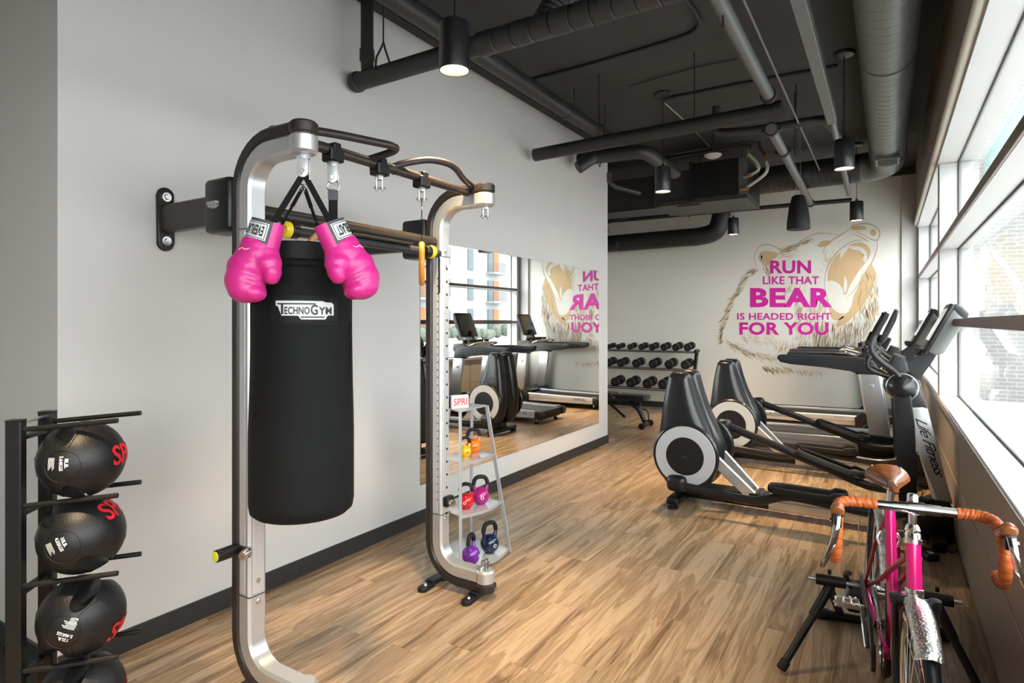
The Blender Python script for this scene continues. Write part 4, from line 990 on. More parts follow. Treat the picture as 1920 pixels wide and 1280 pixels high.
def ball_mesh():
    R = BRAD
    b = MB().ball((0, 0, 0), (R, R, R * .99), None, 64, 40); o = b.build('ball_body', 'ball_rubber')
    cut = MB()
    for s_ in (-1, 1): cut.tube([(s_ * (.097 + .02 * abs(z) / .1), 0, z) for z in (-.2, -.07, 0, .07, .2)], [.060, .030, .021, .030, .060], 24, flat=1.5)
    q = cut.build('cutter', 'ball_rubber')
    m = o.modifiers.new('b', 'BOOLEAN'); m.operation = 'DIFFERENCE'; m.object = q; m.solver = 'EXACT'
    dg = bpy.context.evaluated_depsgraph_get(); dg.update(); me = bpy.data.meshes.new_from_object(o.evaluated_get(dg))
    bpy.data.objects.remove(o); bpy.data.objects.remove(q); me.shade_smooth(); me.set_sharp_from_angle(angle=math.radians(42)); return me
BM_ = ball_mesh()
def med_ball(label, u, v, z, phi, lines, barcode):
    base = (UN + UF) / 2 + PD * .152; c = Vector((base.x, base.y, z))
    t = thing('medicine_ball', label, 'medicine ball', c, 'dual grip medicine balls on the rack')
    zx = DISC; xx = (PD * math.cos(phi) + Vector((0, 0, 1)) * math.sin(phi)); yy = zx.cross(xx)
    R3 = Matrix((xx, yy, zx)).transposed()
    me = BM_.copy(); me.transform(R3.to_4x4()); o = bpy.data.objects.new('ball_body', me); COL.objects.link(o); o.parent = t
    R = BRAD * 1.004
    def sph(a, b, dr=.0006):  # a: angle round the disc axis, b: offset along it
        w = math.sqrt(max(0, 1 - (b / BRAD) ** 2)); return c + R3 @ (Vector((math.cos(a) * w, math.sin(a) * w, b / BRAD)) * (R + dr))
    # red name on the rims between the two grips, reading away from the disc
    for aa in (PI / 2, -PI / 2):
        hgt = .27
        vs, fs = text_geo('SPRI', .02); L_ = MB()
        right_side = math.cos(phi + aa) > 0
        L_.add([sph(aa + (1 if right_side else -1) * (y - .5) * 2 * hgt, (.050 - .135 * x) if right_side else (-.085 + .135 * x), .0020) for x, y in vs], fs)
        L_.build('name_lettering', 'red_print', t, recalc=False)
    # flat disc with the weight
    def dsk(px_, py_, dr=.0016):
        x, y = px_, py_; zz = math.sqrt(max(1e-6, BRAD ** 2 - x * x - y * y)); return c + (xx * x + yy * y + zx * zz) * ((BRAD + dr) / BRAD)
    ringp = [dsk(.052 * math.cos(a), .052 * math.sin(a), .0004) for a in [2 * PI * i / 36 for i in range(36)]]
    MB().tube(ringp, .0013, 6, closed=True).build('disc_edge', 'ball_rubber', t)
    if lines is None: return t   # its disc is below the frame
    ca, sa = math.cos(lines[2]), math.sin(lines[2])
    def rot(x, y): return (x * ca - y * sa, x * sa + y * ca)
    for i, (txt, w_) in enumerate(((lines[0], .030), (lines[1], .046))):
        y0 = .010 - i * .015
        lettering(txt, lambda a, b, y0=y0, w_=w_: dsk(*rot(-.012 - w_ / 2 * 0 + w_ * (a - .5), y0 + .011 * b)), 'weight_lettering', 'white_print', t, .03)
    fine = MB()
    for k in range(5):
        x0, x1 = -.030, .004 + .006 * math.sin(k * 2.1); y0 = -.022 - .0042 * k
        fine.add([dsk(*rot(x0 + (x1 - x0) * i / 4, yy_)) for yy_ in (y0, y0 + .0022) for i in range(5)], [[i, i + 1, 6 + i, 5 + i] for i in range(4)])
    fine.build('fine_print', 'label_white', t, recalc=False)
    if barcode:
        bb = MB(); bb.add([dsk(*rot(x, y), .0014) for y in (-.052, -.036) for x in (-.026, -.016, -.006)], [[0, 1, 4, 3], [1, 2, 5, 4]]); bl_ = bb.build('sticker', 'white_print', t, recalc=False)
        ln = MB()
        for k in range(9): x = -.024 + k * .002; ln.add([dsk(*rot(x, -.050), .0022), dsk(*rot(x + .0009, -.050), .0022), dsk(*rot(x + .0009, -.038), .0022), dsk(*rot(x, -.038), .0022)], [[0, 1, 2, 3]])
        ln.build('bars', 'black_print', bl_, recalc=False)
    # moulded seams
    sm = MB()
    for a in (.55, -.55, PI - .55, PI + .55): sm.tube([sph(a + .2 * (1 - q), BRAD * (.88 - 1.5 * q), .0002) for q in [i / 12 for i in range(13)]], .0009, 5)
    stuff(sm.build('seam', 'ball_rubber', t))
    return t
med_ball('black medicine ball marked 8LB on the top prongs of the rack', 0, 0, 1.035, -PI / 2 + .12, ('8LB.', '3.64KGS', -.12 + 0.0), False)
med_ball('black medicine ball marked 10LB on the second pair of prongs', 0, 0, .778, -PI / 2 + .75, ('10LB.', '4.55KGS', -.3), False)
med_ball('black medicine ball marked 12LB on the third pair of prongs', 0, 0, .505, PI / 2 - .42, ('12LB.', '5.46KGS', 1.57), True)
med_ball('black medicine ball on the lowest prongs, mostly below the frame', 0, 0, .240, PI / 2 - .15, None, False)

# ================================================================== DUMBBELLS AND BENCH
dr_ = thing('dumbbell_rack', 'black three-tier dumbbell rack against the far wall', 'rack', (-3.9, 9.95, 0))
XA, XE = -5.1, -2.64
TI = ((1.02, 9.98), (.73, 9.88), (.40, 9.78))
for z, yc in TI:
    MB().bar((XA, yc - .09, z - .025), (XE, yc - .09, z - .025), .05, .012, up=(0, 0, 1), bev=.003).build('shelf_rail', 'black_steel', dr_)
    MB().bar((XA, yc + .08, z - .015), (XE, yc + .08, z - .015), .05, .012, up=(0, 0, 1), bev=.003).build('shelf_rail', 'black_steel', dr_)
for xx in (XA + .1, XE - .03):
    MB().bar((xx, 9.66, 0), (xx, 10.10, 1.04), .06, .05, up=(1, 0, 0), bev=.005).build('upright', 'black_steel', dr_)
    MB().box2((xx - .035, 9.55, 0), (xx + .035, 10.2, .05), .006).build('foot', 'black_steel', dr_)
MB().box2((XE - .02, 9.86, 1.0), (XE + .02, 10.08, 1.045), .006).build('end_bracket', 'black_steel', dr_)
def dumbbell_proto(R, L):
    t = thing('dumbbell', '', 'dumbbell', (0, 0, 0))
    for s_ in (-1, 1):
        h = MB().lathe([(0, 0), (R * .86, 0), (R, R * .14), (R, L * .30), (R * .88, L * .34), (R * .3, L * .36), (0, L * .36)], (0, s_ * L * .16, 0), (0, s_, 0), 12).build('head', 'dumbbell_rubber', t, world=False, angle=25)
        MB().lathe([(0, .001), (R * .5, .001), (R * .5, 0)], (0, s_ * (L * .52), 0), (0, s_, 0), 12).build('end_mark', 'charcoal', h, world=False)
    MB().tube([(0, -L * .17, 0), (0, -L * .08, 0), (0, 0, 0), (0, L * .08, 0), (0, L * .17, 0)], [.014, .016, .018, .016, .014], 10).build('handle', 'chrome', t, world=False)
    return t
tiers = (('top', (1145, 1162, 1184, 1205, 1225, 1247, 1269, 1291), 0, (.044, .046, .050, .053, .056, .058, .061, .063)),
         ('middle', (1144, 1167, 1196, 1227, 1257, 1287), 1, (.066, .068, .070, .072, .074, .074)),
         ('bottom', (1157, 1186, 1217, 1246, 1276), 2, (.078, .080, .082, .084, .085)))
ordn = ('first', 'second', 'third', 'fourth', 'fifth', 'sixth', 'seventh', 'eighth')
for nm, us, ti, rs in tiers:
    z, yc = TI[ti]
    for i, (u, R) in enumerate(zip(us, rs)):
        p = at(u, 700, Y=yc)
        t = dumbbell_proto(R, .19 + R * 1.6); t.location = (p.x + .02, yc - .005, z + R + .012); t.rotation_euler = (.10, 0, .0)
        t['label'] = 'black dumbbell on the %s tier of the rack, %s from the mirror wall' % (nm, ordn[i]); t['group'] = 'dumbbells on the %s tier' % nm
be = thing('weight_bench', 'black padded adjustable bench beyond the end of the mirror wall', 'bench', (-3.4, 8.3, 0))
MB().box((-3.10, 8.27, .425), (.46, .27, .075), None, .028, 3).build('seat_pad', 'black_satin', be)
MB().box((-3.80, 8.27, .435), (.88, .28, .075), None, .028, 3).build('back_pad', 'black_satin', be)
MB().bar((-4.3, 8.27, .30), (-2.98, 8.27, .33), .07, .05, up=(0, 0, 1), bev=.006).build('frame_beam', 'black_steel', be)
MB().tube(crv([(-3.15, 8.27, .35), (-3.02, 8.27, .26), (-2.94, 8.27, .12), (-2.91, 8.27, .05)], 5), .034, 12).build('rear_leg', 'black_steel', be)
MB().bar((-2.91, 8.10, .045), (-2.91, 8.44, .045), .05, .05, bev=.006).build('foot_bar', 'black_steel', be)
for yy in (8.09, 8.45): MB().lathe([(0, -.02), (.04, -.02), (.045, -.014), (.045, .014), (.04, .02), (0, .02)], (-2.90, yy, .046), (0, 1, 0), 20).build('foot_wheel', 'black_rubber', be)
MB().tube(crv([(-2.93, 8.2, .27), (-2.86, 8.2, .25), (-2.84, 8.2, .13), (-2.90, 8.2, .11)], 4), .009, 8).build('carry_handle', 'black_steel', be)
MB().bar((-3.52, 8.27, .36), (-3.18, 8.18, .14), .03, .03, bev=.003).build('adjust_strut', 'black_steel', be)
MB().bar((-4.28, 8.0, .03), (-4.28, 8.54, .03), .05, .05, bev=.006).build('foot_bar', 'black_steel', be)
MB().bar((-4.28, 8.27, .04), (-4.2, 8.27, .32), .06, .05, bev=.006).build('front_leg', 'black_steel', be)
# ================================================================== CARDIO MACHINES (first of each built where it stands, then copied)
def XZ(u, v, Y): p = at(u, v, Y=Y); return (p.x, p.z)
# ---------------------------------------------------------------- elliptical trainer
EY = 5.10
el = thing('elliptical_trainer', 'near elliptical trainer with black twin-lobed flywheel tower and pale ring disc', 'elliptical trainer', (-.6, EY, 0), 'elliptical trainers by the windows')
def pr(poly, y0, y1, name, m, parent, bev=.01, seg=2, smooth=0, angle=35):
    P = [(p[0], p[1]) for p in poly]
    if smooth: P = [(q.x, q.y) for q in crv([(p[0], p[1], 0) for p in P], smooth, True)]
    return MB().prism(P, y0, y1, lambda x, y, t: Vector((x, t, y)), bev, seg).build(name, m, parent, angle=angle)
DX, DZ, DR = -1.37, .43, .235
SEC = [(.125, -1.43, -1.29), (.15, -1.51, -1.245), (.20, -1.565, -1.20), (.28, -1.60, -1.162), (.36, -1.615, -1.145), (.44, -1.622, -1.142), (.52, -1.618, -1.165), (.60, -1.606, -1.203), (.68, -1.594, -1.246), (.76, -1.582, -1.288), (.84, -1.570, -1.320), (.92, -1.556, -1.346), (.98, -1.544, -1.361), (1.03, -1.532, -1.374), (1.055, -1.524, -1.381), (1.072, -1.514, -1.391), (1.082, -1.500, -1.405), (1.086, -1.480, -1.425)]
for s_ in (-1, 1):
    B = MB(); vs = []; nn = 36
    for z, xl, xr in SEC:
        wd = .014 * max(0, min(1, (z - .55) / .3)); xl -= wd * .6; xr += wd
        k = 1 - .20 * max(0, min(1, (z - .45) / .62)) ** 1.3; top_ = max(0, (z - 1.03) / .056); hw = .100 * k * (1 - .35 * top_ ** 3) * (1 - .25 * max(0, (.2 - z) / .08))
        yc = EY + s_ * (.055 + .100 * k)
        for j in range(nn):
            q = 2 * PI * j / nn; cq, sq = math.cos(q), math.sin(q); cx = math.copysign(abs(cq) ** .55, cq); sy = math.copysign(abs(sq) ** .62, sq)
            vs.append(Vector(((xl + xr) / 2 + (xr - xl) / 2 * cx, yc + hw * sy, z)))
    B.add(vs, [[i * nn + j, i * nn + (j + 1) % nn, i * nn + nn + (j + 1) % nn, i * nn + nn + j] for i in range(len(SEC) - 1) for j in range(nn)] + [list(range(nn))[::-1], [(len(SEC) - 1) * nn + j for j in range(nn)]])
    tw = B.build('tower_shell', 'black_satin', el, angle=70)
    cp = MB(); k = .8; yc = EY + s_ * (.055 + .100 * k); cp.prism([(-1.4525 + .062 * math.copysign(abs(math.cos(q)) ** .7, math.cos(q)), .046 * math.copysign(abs(math.sin(q)) ** .7, math.sin(q))) for q in [2 * PI * j / 28 for j in range(28)]], 1.080, 1.0885, lambda x, y, t, yc=yc: Vector((x, yc + y, t)), .003); cp.build('tower_cap', 'brown_metal', tw)
spine = [(-1.60, .20), (-1.60, .45), (-1.575, .63), (-1.55, .80), (-1.525, .95), (-1.495, 1.045), (-1.43, 1.055), (-1.40, 1.04), (-1.36, .92), (-1.30, .75), (-1.24, .6), (-1.2, .4), (-1.25, .2)]
pr(spine, EY - .07, EY + .07, 'tower_spine', 'black_plastic', el, .012)
for s_ in (-1, 1):
    yb = EY + s_ * .245
    hs = MB().lathe([(0, 0), (.25, 0), (.262, .010), (.262, .030), (.250, .040), (0, .040)], (DX, yb - 0 * s_, DZ), (0, s_, 0), 48).build('flywheel_cover', 'black_satin', el)
    MB().lathe([(.150, .0405), (.238, .0405), (.236, .047), (.150, .047)], (DX, yb, DZ), (0, s_, 0), 48).build('flywheel_ring', 'disc_grey', hs)
    MB().lathe([(0, .0405), (.152, .0405), (.152, .046), (.148, .049), (0, .052)], (DX, yb, DZ), (0, s_, 0), 40).build('flywheel_hub', 'black_plastic', hs)
    MB().lathe([(0, .058), (.010, .058), (.012, .050)], (DX, yb, DZ), (0, s_, 0), 12).build('hub_screw', 'charcoal', hs)
MB().box2((-1.52, EY - .30, .025), (-1.42, EY + .30, .085), .018, 2).build('rear_stabilizer', 'black_plastic', el)
for s_ in (-1, 1): MB().lathe([(0, 0), (.045, 0), (.045, .014), (.02, .02), (.012, .03), (0, .03)], (-1.47, EY + s_ * .28, 0), (0, 0, 1), 18).build('leveling_foot', 'black_rubber', el)
MB().box2((-1.50, EY - .075, .045), (-.78, EY + .075, .155), .012, 2).build('rear_base', 'black_plastic', el)
bs = MB().box2((-.80, EY - .070, .040), (.26, EY + .070, .150), .014, 2).build('base_beam', 'silver', el)
MB().box2((-.79, EY - .0715, .112), (.25, EY + .0715, .116)).build('beam_groove', 'charcoal', bs)
for s_ in (-1, 1): MB().bar((-1.20, EY + s_ * .13, .42), (-.90, EY + s_ * .075, .13), .085, .035, up=(0, 1, 0), bev=.006).build('side_strut', 'silver', el)
MB().box2((-.93, EY - .10, .135), (-.83, EY + .10, .165), .01).build('strut_cover', 'black_plastic', el)
# front boot, silver column, mast, console
boot = [(.10, .0), (.09, .10), (.20, .255), (.255, .29), (.355, .285), (.378, .22), (.385, .06), (.38, .0)]
pr([(p[0], max(p[1], .012)) for p in boot], EY - .10, EY + .10, 'column_boot', 'black_satin', el, .03, 4)
MB().box2((.24, EY - .30, .02), (.33, EY + .30, .075), .016, 2).build('front_stabilizer', 'black_plastic', el)
for s_ in (-1, 1): MB().lathe([(0, 0), (.04, 0), (.04, .014), (.012, .022), (0, .022)], (.285, EY + s_ * .27, 0), (0, 0, 1), 18).build('leveling_foot', 'black_rubber', el)
col_ = pr([(.265, .27), (.375, .27), (.30, .60), (.235, .90), (.215, .935), (.125, .925), (.115, .90), (.175, .62)], EY - .085, EY + .085, 'column', 'silver_bright', el, .028, 4)
pr([(.118, .895), (.235, .905), (.205, 1.04), (.16, 1.10), (.05, 1.10), (.06, 1.0)], EY - .09, EY + .09, 'column_collar', 'charcoal', el, .025, 3)
# script on the column, reading downwards
c0 = Vector((.165, EY - .0855, .865)); c1 = Vector((.285, EY - .0855, .42)); ax = (c1 - c0); nx = Vector((ax.z, 0, -ax.x)).normalized()
if nx.x < 0: nx = -nx
lettering('Life Fitness', lambda a, b: c0 + ax * (.06 + .88 * a) + nx * (-.012 + .058 * b + .012 * a) + ax.normalized() * (.014 * b), 'script_lettering', 'black_print', col_, .004, .84, None, .45)
bl_ = MB().lathe([(.026, 0), (.029, .0012), (.026, .0024)], (.335, EY - .1005, .225), (0, -1, 0), 24); bl_.bar((.320, EY - .1012, .210), (.350, EY - .1012, .240), .006, .002); bl_.build('boot_emblem', 'steel', el)
hub = MB(); hub.ball((.085, EY, 1.055), (.115, .17, .105), None, 24, 14); hub.build('pivot_housing', 'black_satin', el)
for s_ in (-1, 1):
    pv = MB().lathe([(0, .085), (.040, .082), (.075, .06), (.090, .025), (.092, 0), (.085, -.03)], (.085, EY + s_ * .205, 1.055), (0, s_, 0), 28).build('pivot_cap', 'black_satin', el)
    MB().lathe([(.091, -.012), (.096, -.006), (.096, .008), (.092, .012)], (.085, EY + s_ * .205, 1.055), (0, s_, 0), 28).build('pivot_ring', 'silver', pv)
    ya = EY + s_ * .245
    pr([(.03, 1.06), (.13, 1.06), (.155, .80), (.165, .50), (.17, .27), (.15, .22), (.08, .22), (.065, .30), (.05, .62)], ya - .028, ya + .028, 'swing_arm', 'black_satin', el, .012, 3)
    MB().lathe([(0, -.05), (.045, -.05), (.055, -.04), (.055, .04), (.045, .05), (0, .05)], (.125, ya, .245), (0, 1, 0), 20).build('swing_joint', 'black_plastic', el)
    # moving handle: S-bend then a straight rubber grip leaning to the window
    hb = MB().tube(crv([(.075, ya, 1.09), (.055, ya, 1.15), (-.03, ya + s_ * .01, 1.22), (-.085, ya + s_ * .015, 1.285), (-.095, ya + s_ * .015, 1.35), (-.07, ya + s_ * .01, 1.42)], 6), .018, 12).build('moving_handle', 'charcoal', el)
    MB().tube(crv([(-.075, ya + s_ * .01, 1.41), (-.055, ya + s_ * .01, 1.46), (-.02, ya + s_ * .01, 1.53), (-.01, ya + s_ * .01, 1.56)], 4), .0235, 14).build('grip', 'black_rubber', hb)
    MB().tube(crv([(.05, EY + s_ * .10, 1.10), (-.03, EY + s_ * .15, 1.13), (-.11, EY + s_ * .17, 1.17), (-.115, EY + s_ * .16, 1.24), (-.05, EY + s_ * .12, 1.28)], 6), .0155, 12).build('fixed_handle', 'black_plastic', el)
pr([(.03, 1.08), (.14, 1.03), (.19, 1.10), (.27, 1.24), (.33, 1.36), (.30, 1.40), (.22, 1.31), (.17, 1.235), (.10, 1.20), (.04, 1.16)], EY - .045, EY + .045, 'console_mast', 'charcoal', el, .014, 3)
pr([(-.02, 1.16), (.06, 1.10), (.13, 1.16), (.11, 1.25), (.04, 1.275)], EY - .13, EY + .13, 'accessory_tray', 'charcoal', el, .018, 3)
# console
ca_, cb_ = Vector((.225, 0, 1.30)), Vector((.370, 0, 1.60)); cd = (cb_ - ca_).normalized(); cn = Vector((cd.z, 0, -cd.x))
def cpoly(t0, t1, a0, a1): return [tuple((ca_ + cd * a + cn * t).xz) for a, t in ((a0, t0), (a1, t0), (a1, t1), (a0, t1))]
W2 = .235
cs = pr([tuple((ca_ + cd * a + cn * t).xz) for a, t in ((.0, .0), (.325, .0), (.345, .02), (.33, .07), (.29, .095), (.03, .085), (.0, .05))], EY - W2, EY + W2, 'console', 'console_side', el, .012, 3)
pr(cpoly(-.022, .002, -.015, .345), EY - W2 - .004, EY + W2 + .004, 'console_bezel', 'black_plastic', cs, .008, 2)
pr(cpoly(-.0235, -.021, .07, .31), EY - W2 + .03, EY + W2 - .03, 'console_screen', 'screen', cs, .0)
pr([tuple((ca_ + cd * a + cn * t).xz) for a, t in ((.325, -.02), (.352, .0), (.350, .04), (.325, .09), (.27, .10), (.29, .04))], EY - W2 - .002, EY + W2 + .002, 'console_cap', 'charcoal', cs, .012, 3)
MB().tube([tuple(ca_ + cd * -.01 + cn * -.01 + Vector((0, EY - W2 + .02, 0))), tuple(ca_ + cd * -.01 + cn * -.01 + Vector((0, EY + W2 - .02, 0)))], .022, 12).build('reading_ledge', 'black_plastic', cs)
for s_ in (-1, 1): MB().box(Vector((.19, EY + s_ * .15, 1.295)), (.07, .05, .04), None, .008).build('ledge_clip', 'black_plastic', cs)
# pedal bars and footplates
def pedal(s_, bar_pts, pa_, pb_):
    y = EY + s_ * .315
    bp = MB().tube(crv([(p[0], y, p[1]) for p in bar_pts], 4), .027, 10, flat=1.25).build('pedal_arm', 'black_satin', el)
    A = Vector((pa_[0], y, pa_[1])); Bv = Vector((pb_[0], y, pb_[1])); ax_ = (Bv - A).normalized(); L_ = (Bv - A).length; nv = Vector((-ax_.z, 0, ax_.x)); w = .082
    out = []
    for i in range(32):
        a = 2 * PI * i / 32; cx = math.copysign(abs(math.cos(a)) ** .55, math.cos(a)); sx_ = math.copysign(abs(math.sin(a)) ** .55, math.sin(a)); out.append((L_ / 2 + L_ / 2 * cx, w * sx_))
    pl = MB().prism(out, .03, .045, lambda x, yy, t: A + ax_ * x + Vector((0, yy, 0)) + nv * t, .004).build('footplate', 'black_plastic', bp)
    rim = MB().tube([A + ax_ * x + Vector((0, yy, 0)) + nv * (.058 + (.022 if x > L_ * .85 else 0)) for x, yy in out], .011, 8, closed=True, flat=2.4).build('footplate_rim', 'black_rubber', bp)
    tr = MB()
    for i in range(9): x = L_ * (.12 + .085 * i); tr.box(A + ax_ * x + nv * .047, (.012, w * 1.5, .004), None)
    tr.build('tread', 'charcoal', bp)
pedal(-1, [(-1.40, .20), (-1.20, .185), (-.90, .165), (-.78, .18), (-.60, .235), (-.30, .215), (-.05, .20), (.12, .24)], (-.74, .225), (-.24, .215))
pedal(1, [(-1.17, .60), (-.95, .525), (-.75, .46), (-.60, .40), (-.40, .335), (-.12, .235), (.12, .235)], (-.64, .395), (-.17, .245))
bt = MB().box((-1.425, EY - .315, .215), (.16, .10, .13), None, .045, 3).build('crank_boot', 'black_plastic', el)
bt2 = MB().box((-1.20, EY + .315, .61), (.12, .09, .10), None, .035, 3).build('crank_boot', 'black_plastic', el)
e2 = copy_thing(el, (-.615, 6.84, 0), 'elliptical trainer standing behind the near one, its tower further from the camera')
# ---------------------------------------------------------------- treadmill
TY = 8.05
tm = thing('treadmill', 'treadmill next to the ellipticals, its black handrail in front', 'treadmill', (-.7, TY, 0), 'treadmills by the windows')
X0t, X1t = -1.62, .18
MB().box2((X0t + .03, TY - .29, .06), (X1t - .15, TY + .29, .165), .01).build('deck', 'black_plastic', tm)
MB().box2((X0t + .02, TY - .28, .165), (X1t - .25, TY + .28, .182), .006).build('belt', 'belt', tm)
for s_ in (-1, 1):
    yc = TY + s_ * .345
    rl = pr([(X0t + .07, .085), (X0t + .07, .155), (X0t + .09, .205), (X1t - .28, .225), (X1t - .22, .21), (X1t - .20, .10), (X1t - .3, .085)], yc - .065, yc + .065, 'side_rail', 'silver_bright', tm, .018, 3)
    pr([(X0t + .10, .2065), (X1t - .30, .2255), (X1t - .30, .2275), (X0t + .10, .2085)], yc - .040, yc + .040, 'tread_strip', 'black_rubber', rl, .0)
    MB().box2((X0t + .10, yc + s_ * .0645, .140), (X1t - .25, yc + s_ * .0665, .144)).build('rail_groove', 'charcoal', rl)
    pr([(X0t, .08), (X0t - .02, .14), (X0t + .01, .19), (X0t + .10, .20), (X0t + .10, .08)], yc - .070, yc + .070, 'rail_end_cap', 'black_plastic', rl, .02, 3)
    if s_ < 0:
        lettering('Life Fitness', quad_fn((X0t + .22, yc - .0668, .150), (.24, 0, .0025), (0, 0, .036)), 'rail_lettering', 'charcoal', rl, .004, .9, None, .4)
        lettering('elevation', quad_fn((-.52, yc - .0668, .180), (.13, 0, .0014), (0, 0, .014)), 'rail_lettering', 'charcoal', rl, .002)
    yp = TY + s_ * .405
    po = pr([(-.165, .26), (.03, .26), (-.025, .62), (-.07, .94), (-.255, .94), (-.215, .62)], yp - .028, yp + .028, 'post', 'silver', tm, .014, 3)
    MB().lathe([(.026, 0), (.030, .0015), (.026, .003)], (-.15, yp + s_ * .0285, .80), (0, s_, 0), 24).build('post_emblem', 'silver_bright', po)
    MB().bar((-.165, yp + s_ * .030, .786), (-.135, yp + s_ * .030, .814), .006, .002).build('emblem_stroke', 'charcoal', po)
    pr([(-.27, .05), (-.28, .20), (-.20, .275), (.05, .275), (.14, .2), (.16, .05)], yp - .045, yp + .045, 'post_boot', 'black_plastic', tm, .016, 3)
    hr = [(-.295, .925), (-.30, .96), (-.34, .978), (-.62, .99), (-.95, 1.012), (-1.06, 1.032), (-1.095, 1.075), (-1.085, 1.11), (-1.05, 1.12), (-.60, 1.12), (-.25, 1.11), (-.14, 1.085), (-.09, 1.02), (-.075, .925)]
    pr(hr, yp - .040, yp + .040, 'handrail', 'charcoal', tm, .022, 4, 0, 50)
    MB().lathe([(0, 0), (.03, 0), (.03, .018), (.012, .03), (0, .03)], (X0t + .12, TY + s_ * .30, 0.0), (0, 0, 1), 16).build('leveling_foot', 'black_rubber', tm)
    MB().cyl((X0t + .12, TY + s_ * .30, .03), (X0t + .12, TY + s_ * .30, .08), .012, n=10).build('foot_stem', 'steel', tm)
pr([(-.10, .05), (-.12, .22), (-.02, .27), (.16, .25), (.24, .18), (.25, .05)], TY - .40, TY + .40, 'motor_hood', 'black_satin', tm, .03, 4)
MB().lathe([(0, 0), (.03, 0), (.03, .05)], (.15, TY - .28, 0), (0, 0, 1), 14).build('front_foot', 'black_rubber', tm)
MB().lathe([(0, 0), (.03, 0), (.03, .05)], (.15, TY + .28, 0), (0, 0, 1), 14).build('front_foot', 'black_rubber', tm)
MB().cyl((X0t + .06, TY - .28, .12), (X0t + .06, TY + .28, .12), .055, n=20).build('rear_roller', 'black_rubber', tm)
pr([(-.30, 1.00), (-.32, 1.10), (-.22, 1.165), (-.02, 1.15), (.0, 1.06), (-.08, .98)], TY - .38, TY + .38, 'dashboard', 'charcoal', tm, .025, 3)
MB().tube(crv([(-.29, TY - .30, 1.12), (-.42, TY - .28, 1.16), (-.46, TY, 1.17), (-.42, TY + .28, 1.16), (-.29, TY + .30, 1.12)], 8), .017, 12).build('sensor_bar', 'steel', tm)
for s_ in (-1, 1):
    MB().lathe([(.035, 0), (.042, 0), (.045, .06), (.040, .06), (.036, .004), (0, .004)], (-.20, TY + s_ * .30, 1.15), (0, 0, 1), 20).build('cup_holder', 'black_plastic', tm)
MB().bar((-.12, TY, 1.12), (-.03, TY, 1.34), .16, .05, up=(0, 1, 0), bev=.012).build('console_neck', 'black_plastic', tm)
ta, tb_ = Vector((-.085, 0, 1.26)), Vector((.075, 0, 1.645)); td = (tb_ - ta).normalized(); tn = Vector((td.z, 0, -td.x))
def tpoly(t0, t1, a0, a1): return [tuple((ta + td * a + tn * t).xz) for a, t in ((a0, t0), (a1, t0), (a1, t1), (a0, t1))]
tc_ = pr([tuple((ta + td * a + tn * t).xz) for a, t in ((0, 0), (.40, 0), (.415, .012), (.40, .04), (.30, .055), (.08, .055), (.0, .03))], TY - .23, TY + .23, 'console', 'charcoal', tm, .012, 3)
pr(tpoly(-.006, .001, .004, .412), TY - .225, TY + .225, 'console_bezel', 'black_plastic', tc_, .003)
pr(tpoly(-.0075, -.005, .09, .37), TY - .185, TY + .185, 'console_screen', 'screen', tc_, .0)
pr(tpoly(-.008, -.005, .025, .07), TY - .15, TY + .15, 'key_panel', 'charcoal', tc_, .0)
MB().bar(Vector((-.20, TY - .2, 1.19)), Vector((-.20, TY + .2, 1.19)), .03, .05, bev=.008).build('reading_ledge', 'black_plastic', tc_)
t2 = copy_thing(tm, (-.80, 9.86, 0), 'treadmill farthest from the camera, beside the far wall')
# ================================================================== BICYCLE (local frame: x to its right hand in the picture, -y forward, z up; rear axle over the origin)
PHI = math.radians(5.6); BO = Vector((-.022, 3.08, 0))
bk = thing('bicycle', 'pink step-through bicycle with tan leather saddle and orange drop bars facing the camera', 'bicycle', BO, None, PHI)
def B_(s, w, h): return Vector((w, -s, h))
def bt_(pts, r, name, m, par=None, n=12, fine=0):
    P = [B_(*p) for p in pts]
    return MB().tube(crv(P, fine) if fine else P, r, n).build(name, m, par or bk, world=False)
WR = .325
def wheel(s0, name):
    c = B_(s0, 0, WR + .012); N = 48; ci = [2 * PI * i / N for i in range(N)]
    tr = MB().tube([c + Vector((0, WR * math.cos(a), WR * math.sin(a))) for a in ci], .0165, 12, closed=True).build('tire', 'tire', bk, world=False)
    rm = MB().tube([c + Vector((0, (WR - .026) * math.cos(a), (WR - .026) * math.sin(a))) for a in ci], .0115, 8, closed=True).build('rim', 'chrome', bk, world=False)
    sp_ = MB()
    for i in range(32):
        a = 2 * PI * i / 32; sd = .028 if i % 2 else -.028; a2 = a + (.5 if (i // 2) % 2 else -.5)
        sp_.tube([c + Vector((sd, .02 * math.cos(a2), .02 * math.sin(a2))), c + Vector((0, (WR - .03) * math.cos(a), (WR - .03) * math.sin(a)))], .0011, 4)
    stuff(sp_.build('spokes', 'chrome', bk, world=False))
    MB().lathe([(0, -.05), (.006, -.05), (.006, -.034), (.024, -.032), (.024, -.026), (.014, -.02), (.014, .02), (.024, .026), (.024, .032), (.006, .034), (.006, .05), (0, .05)], c, (1, 0, 0), 18).build('hub', 'chrome', bk, world=False)
    return c
cr = wheel(0, 'rear'); cf_ = wheel(1.0, 'front')
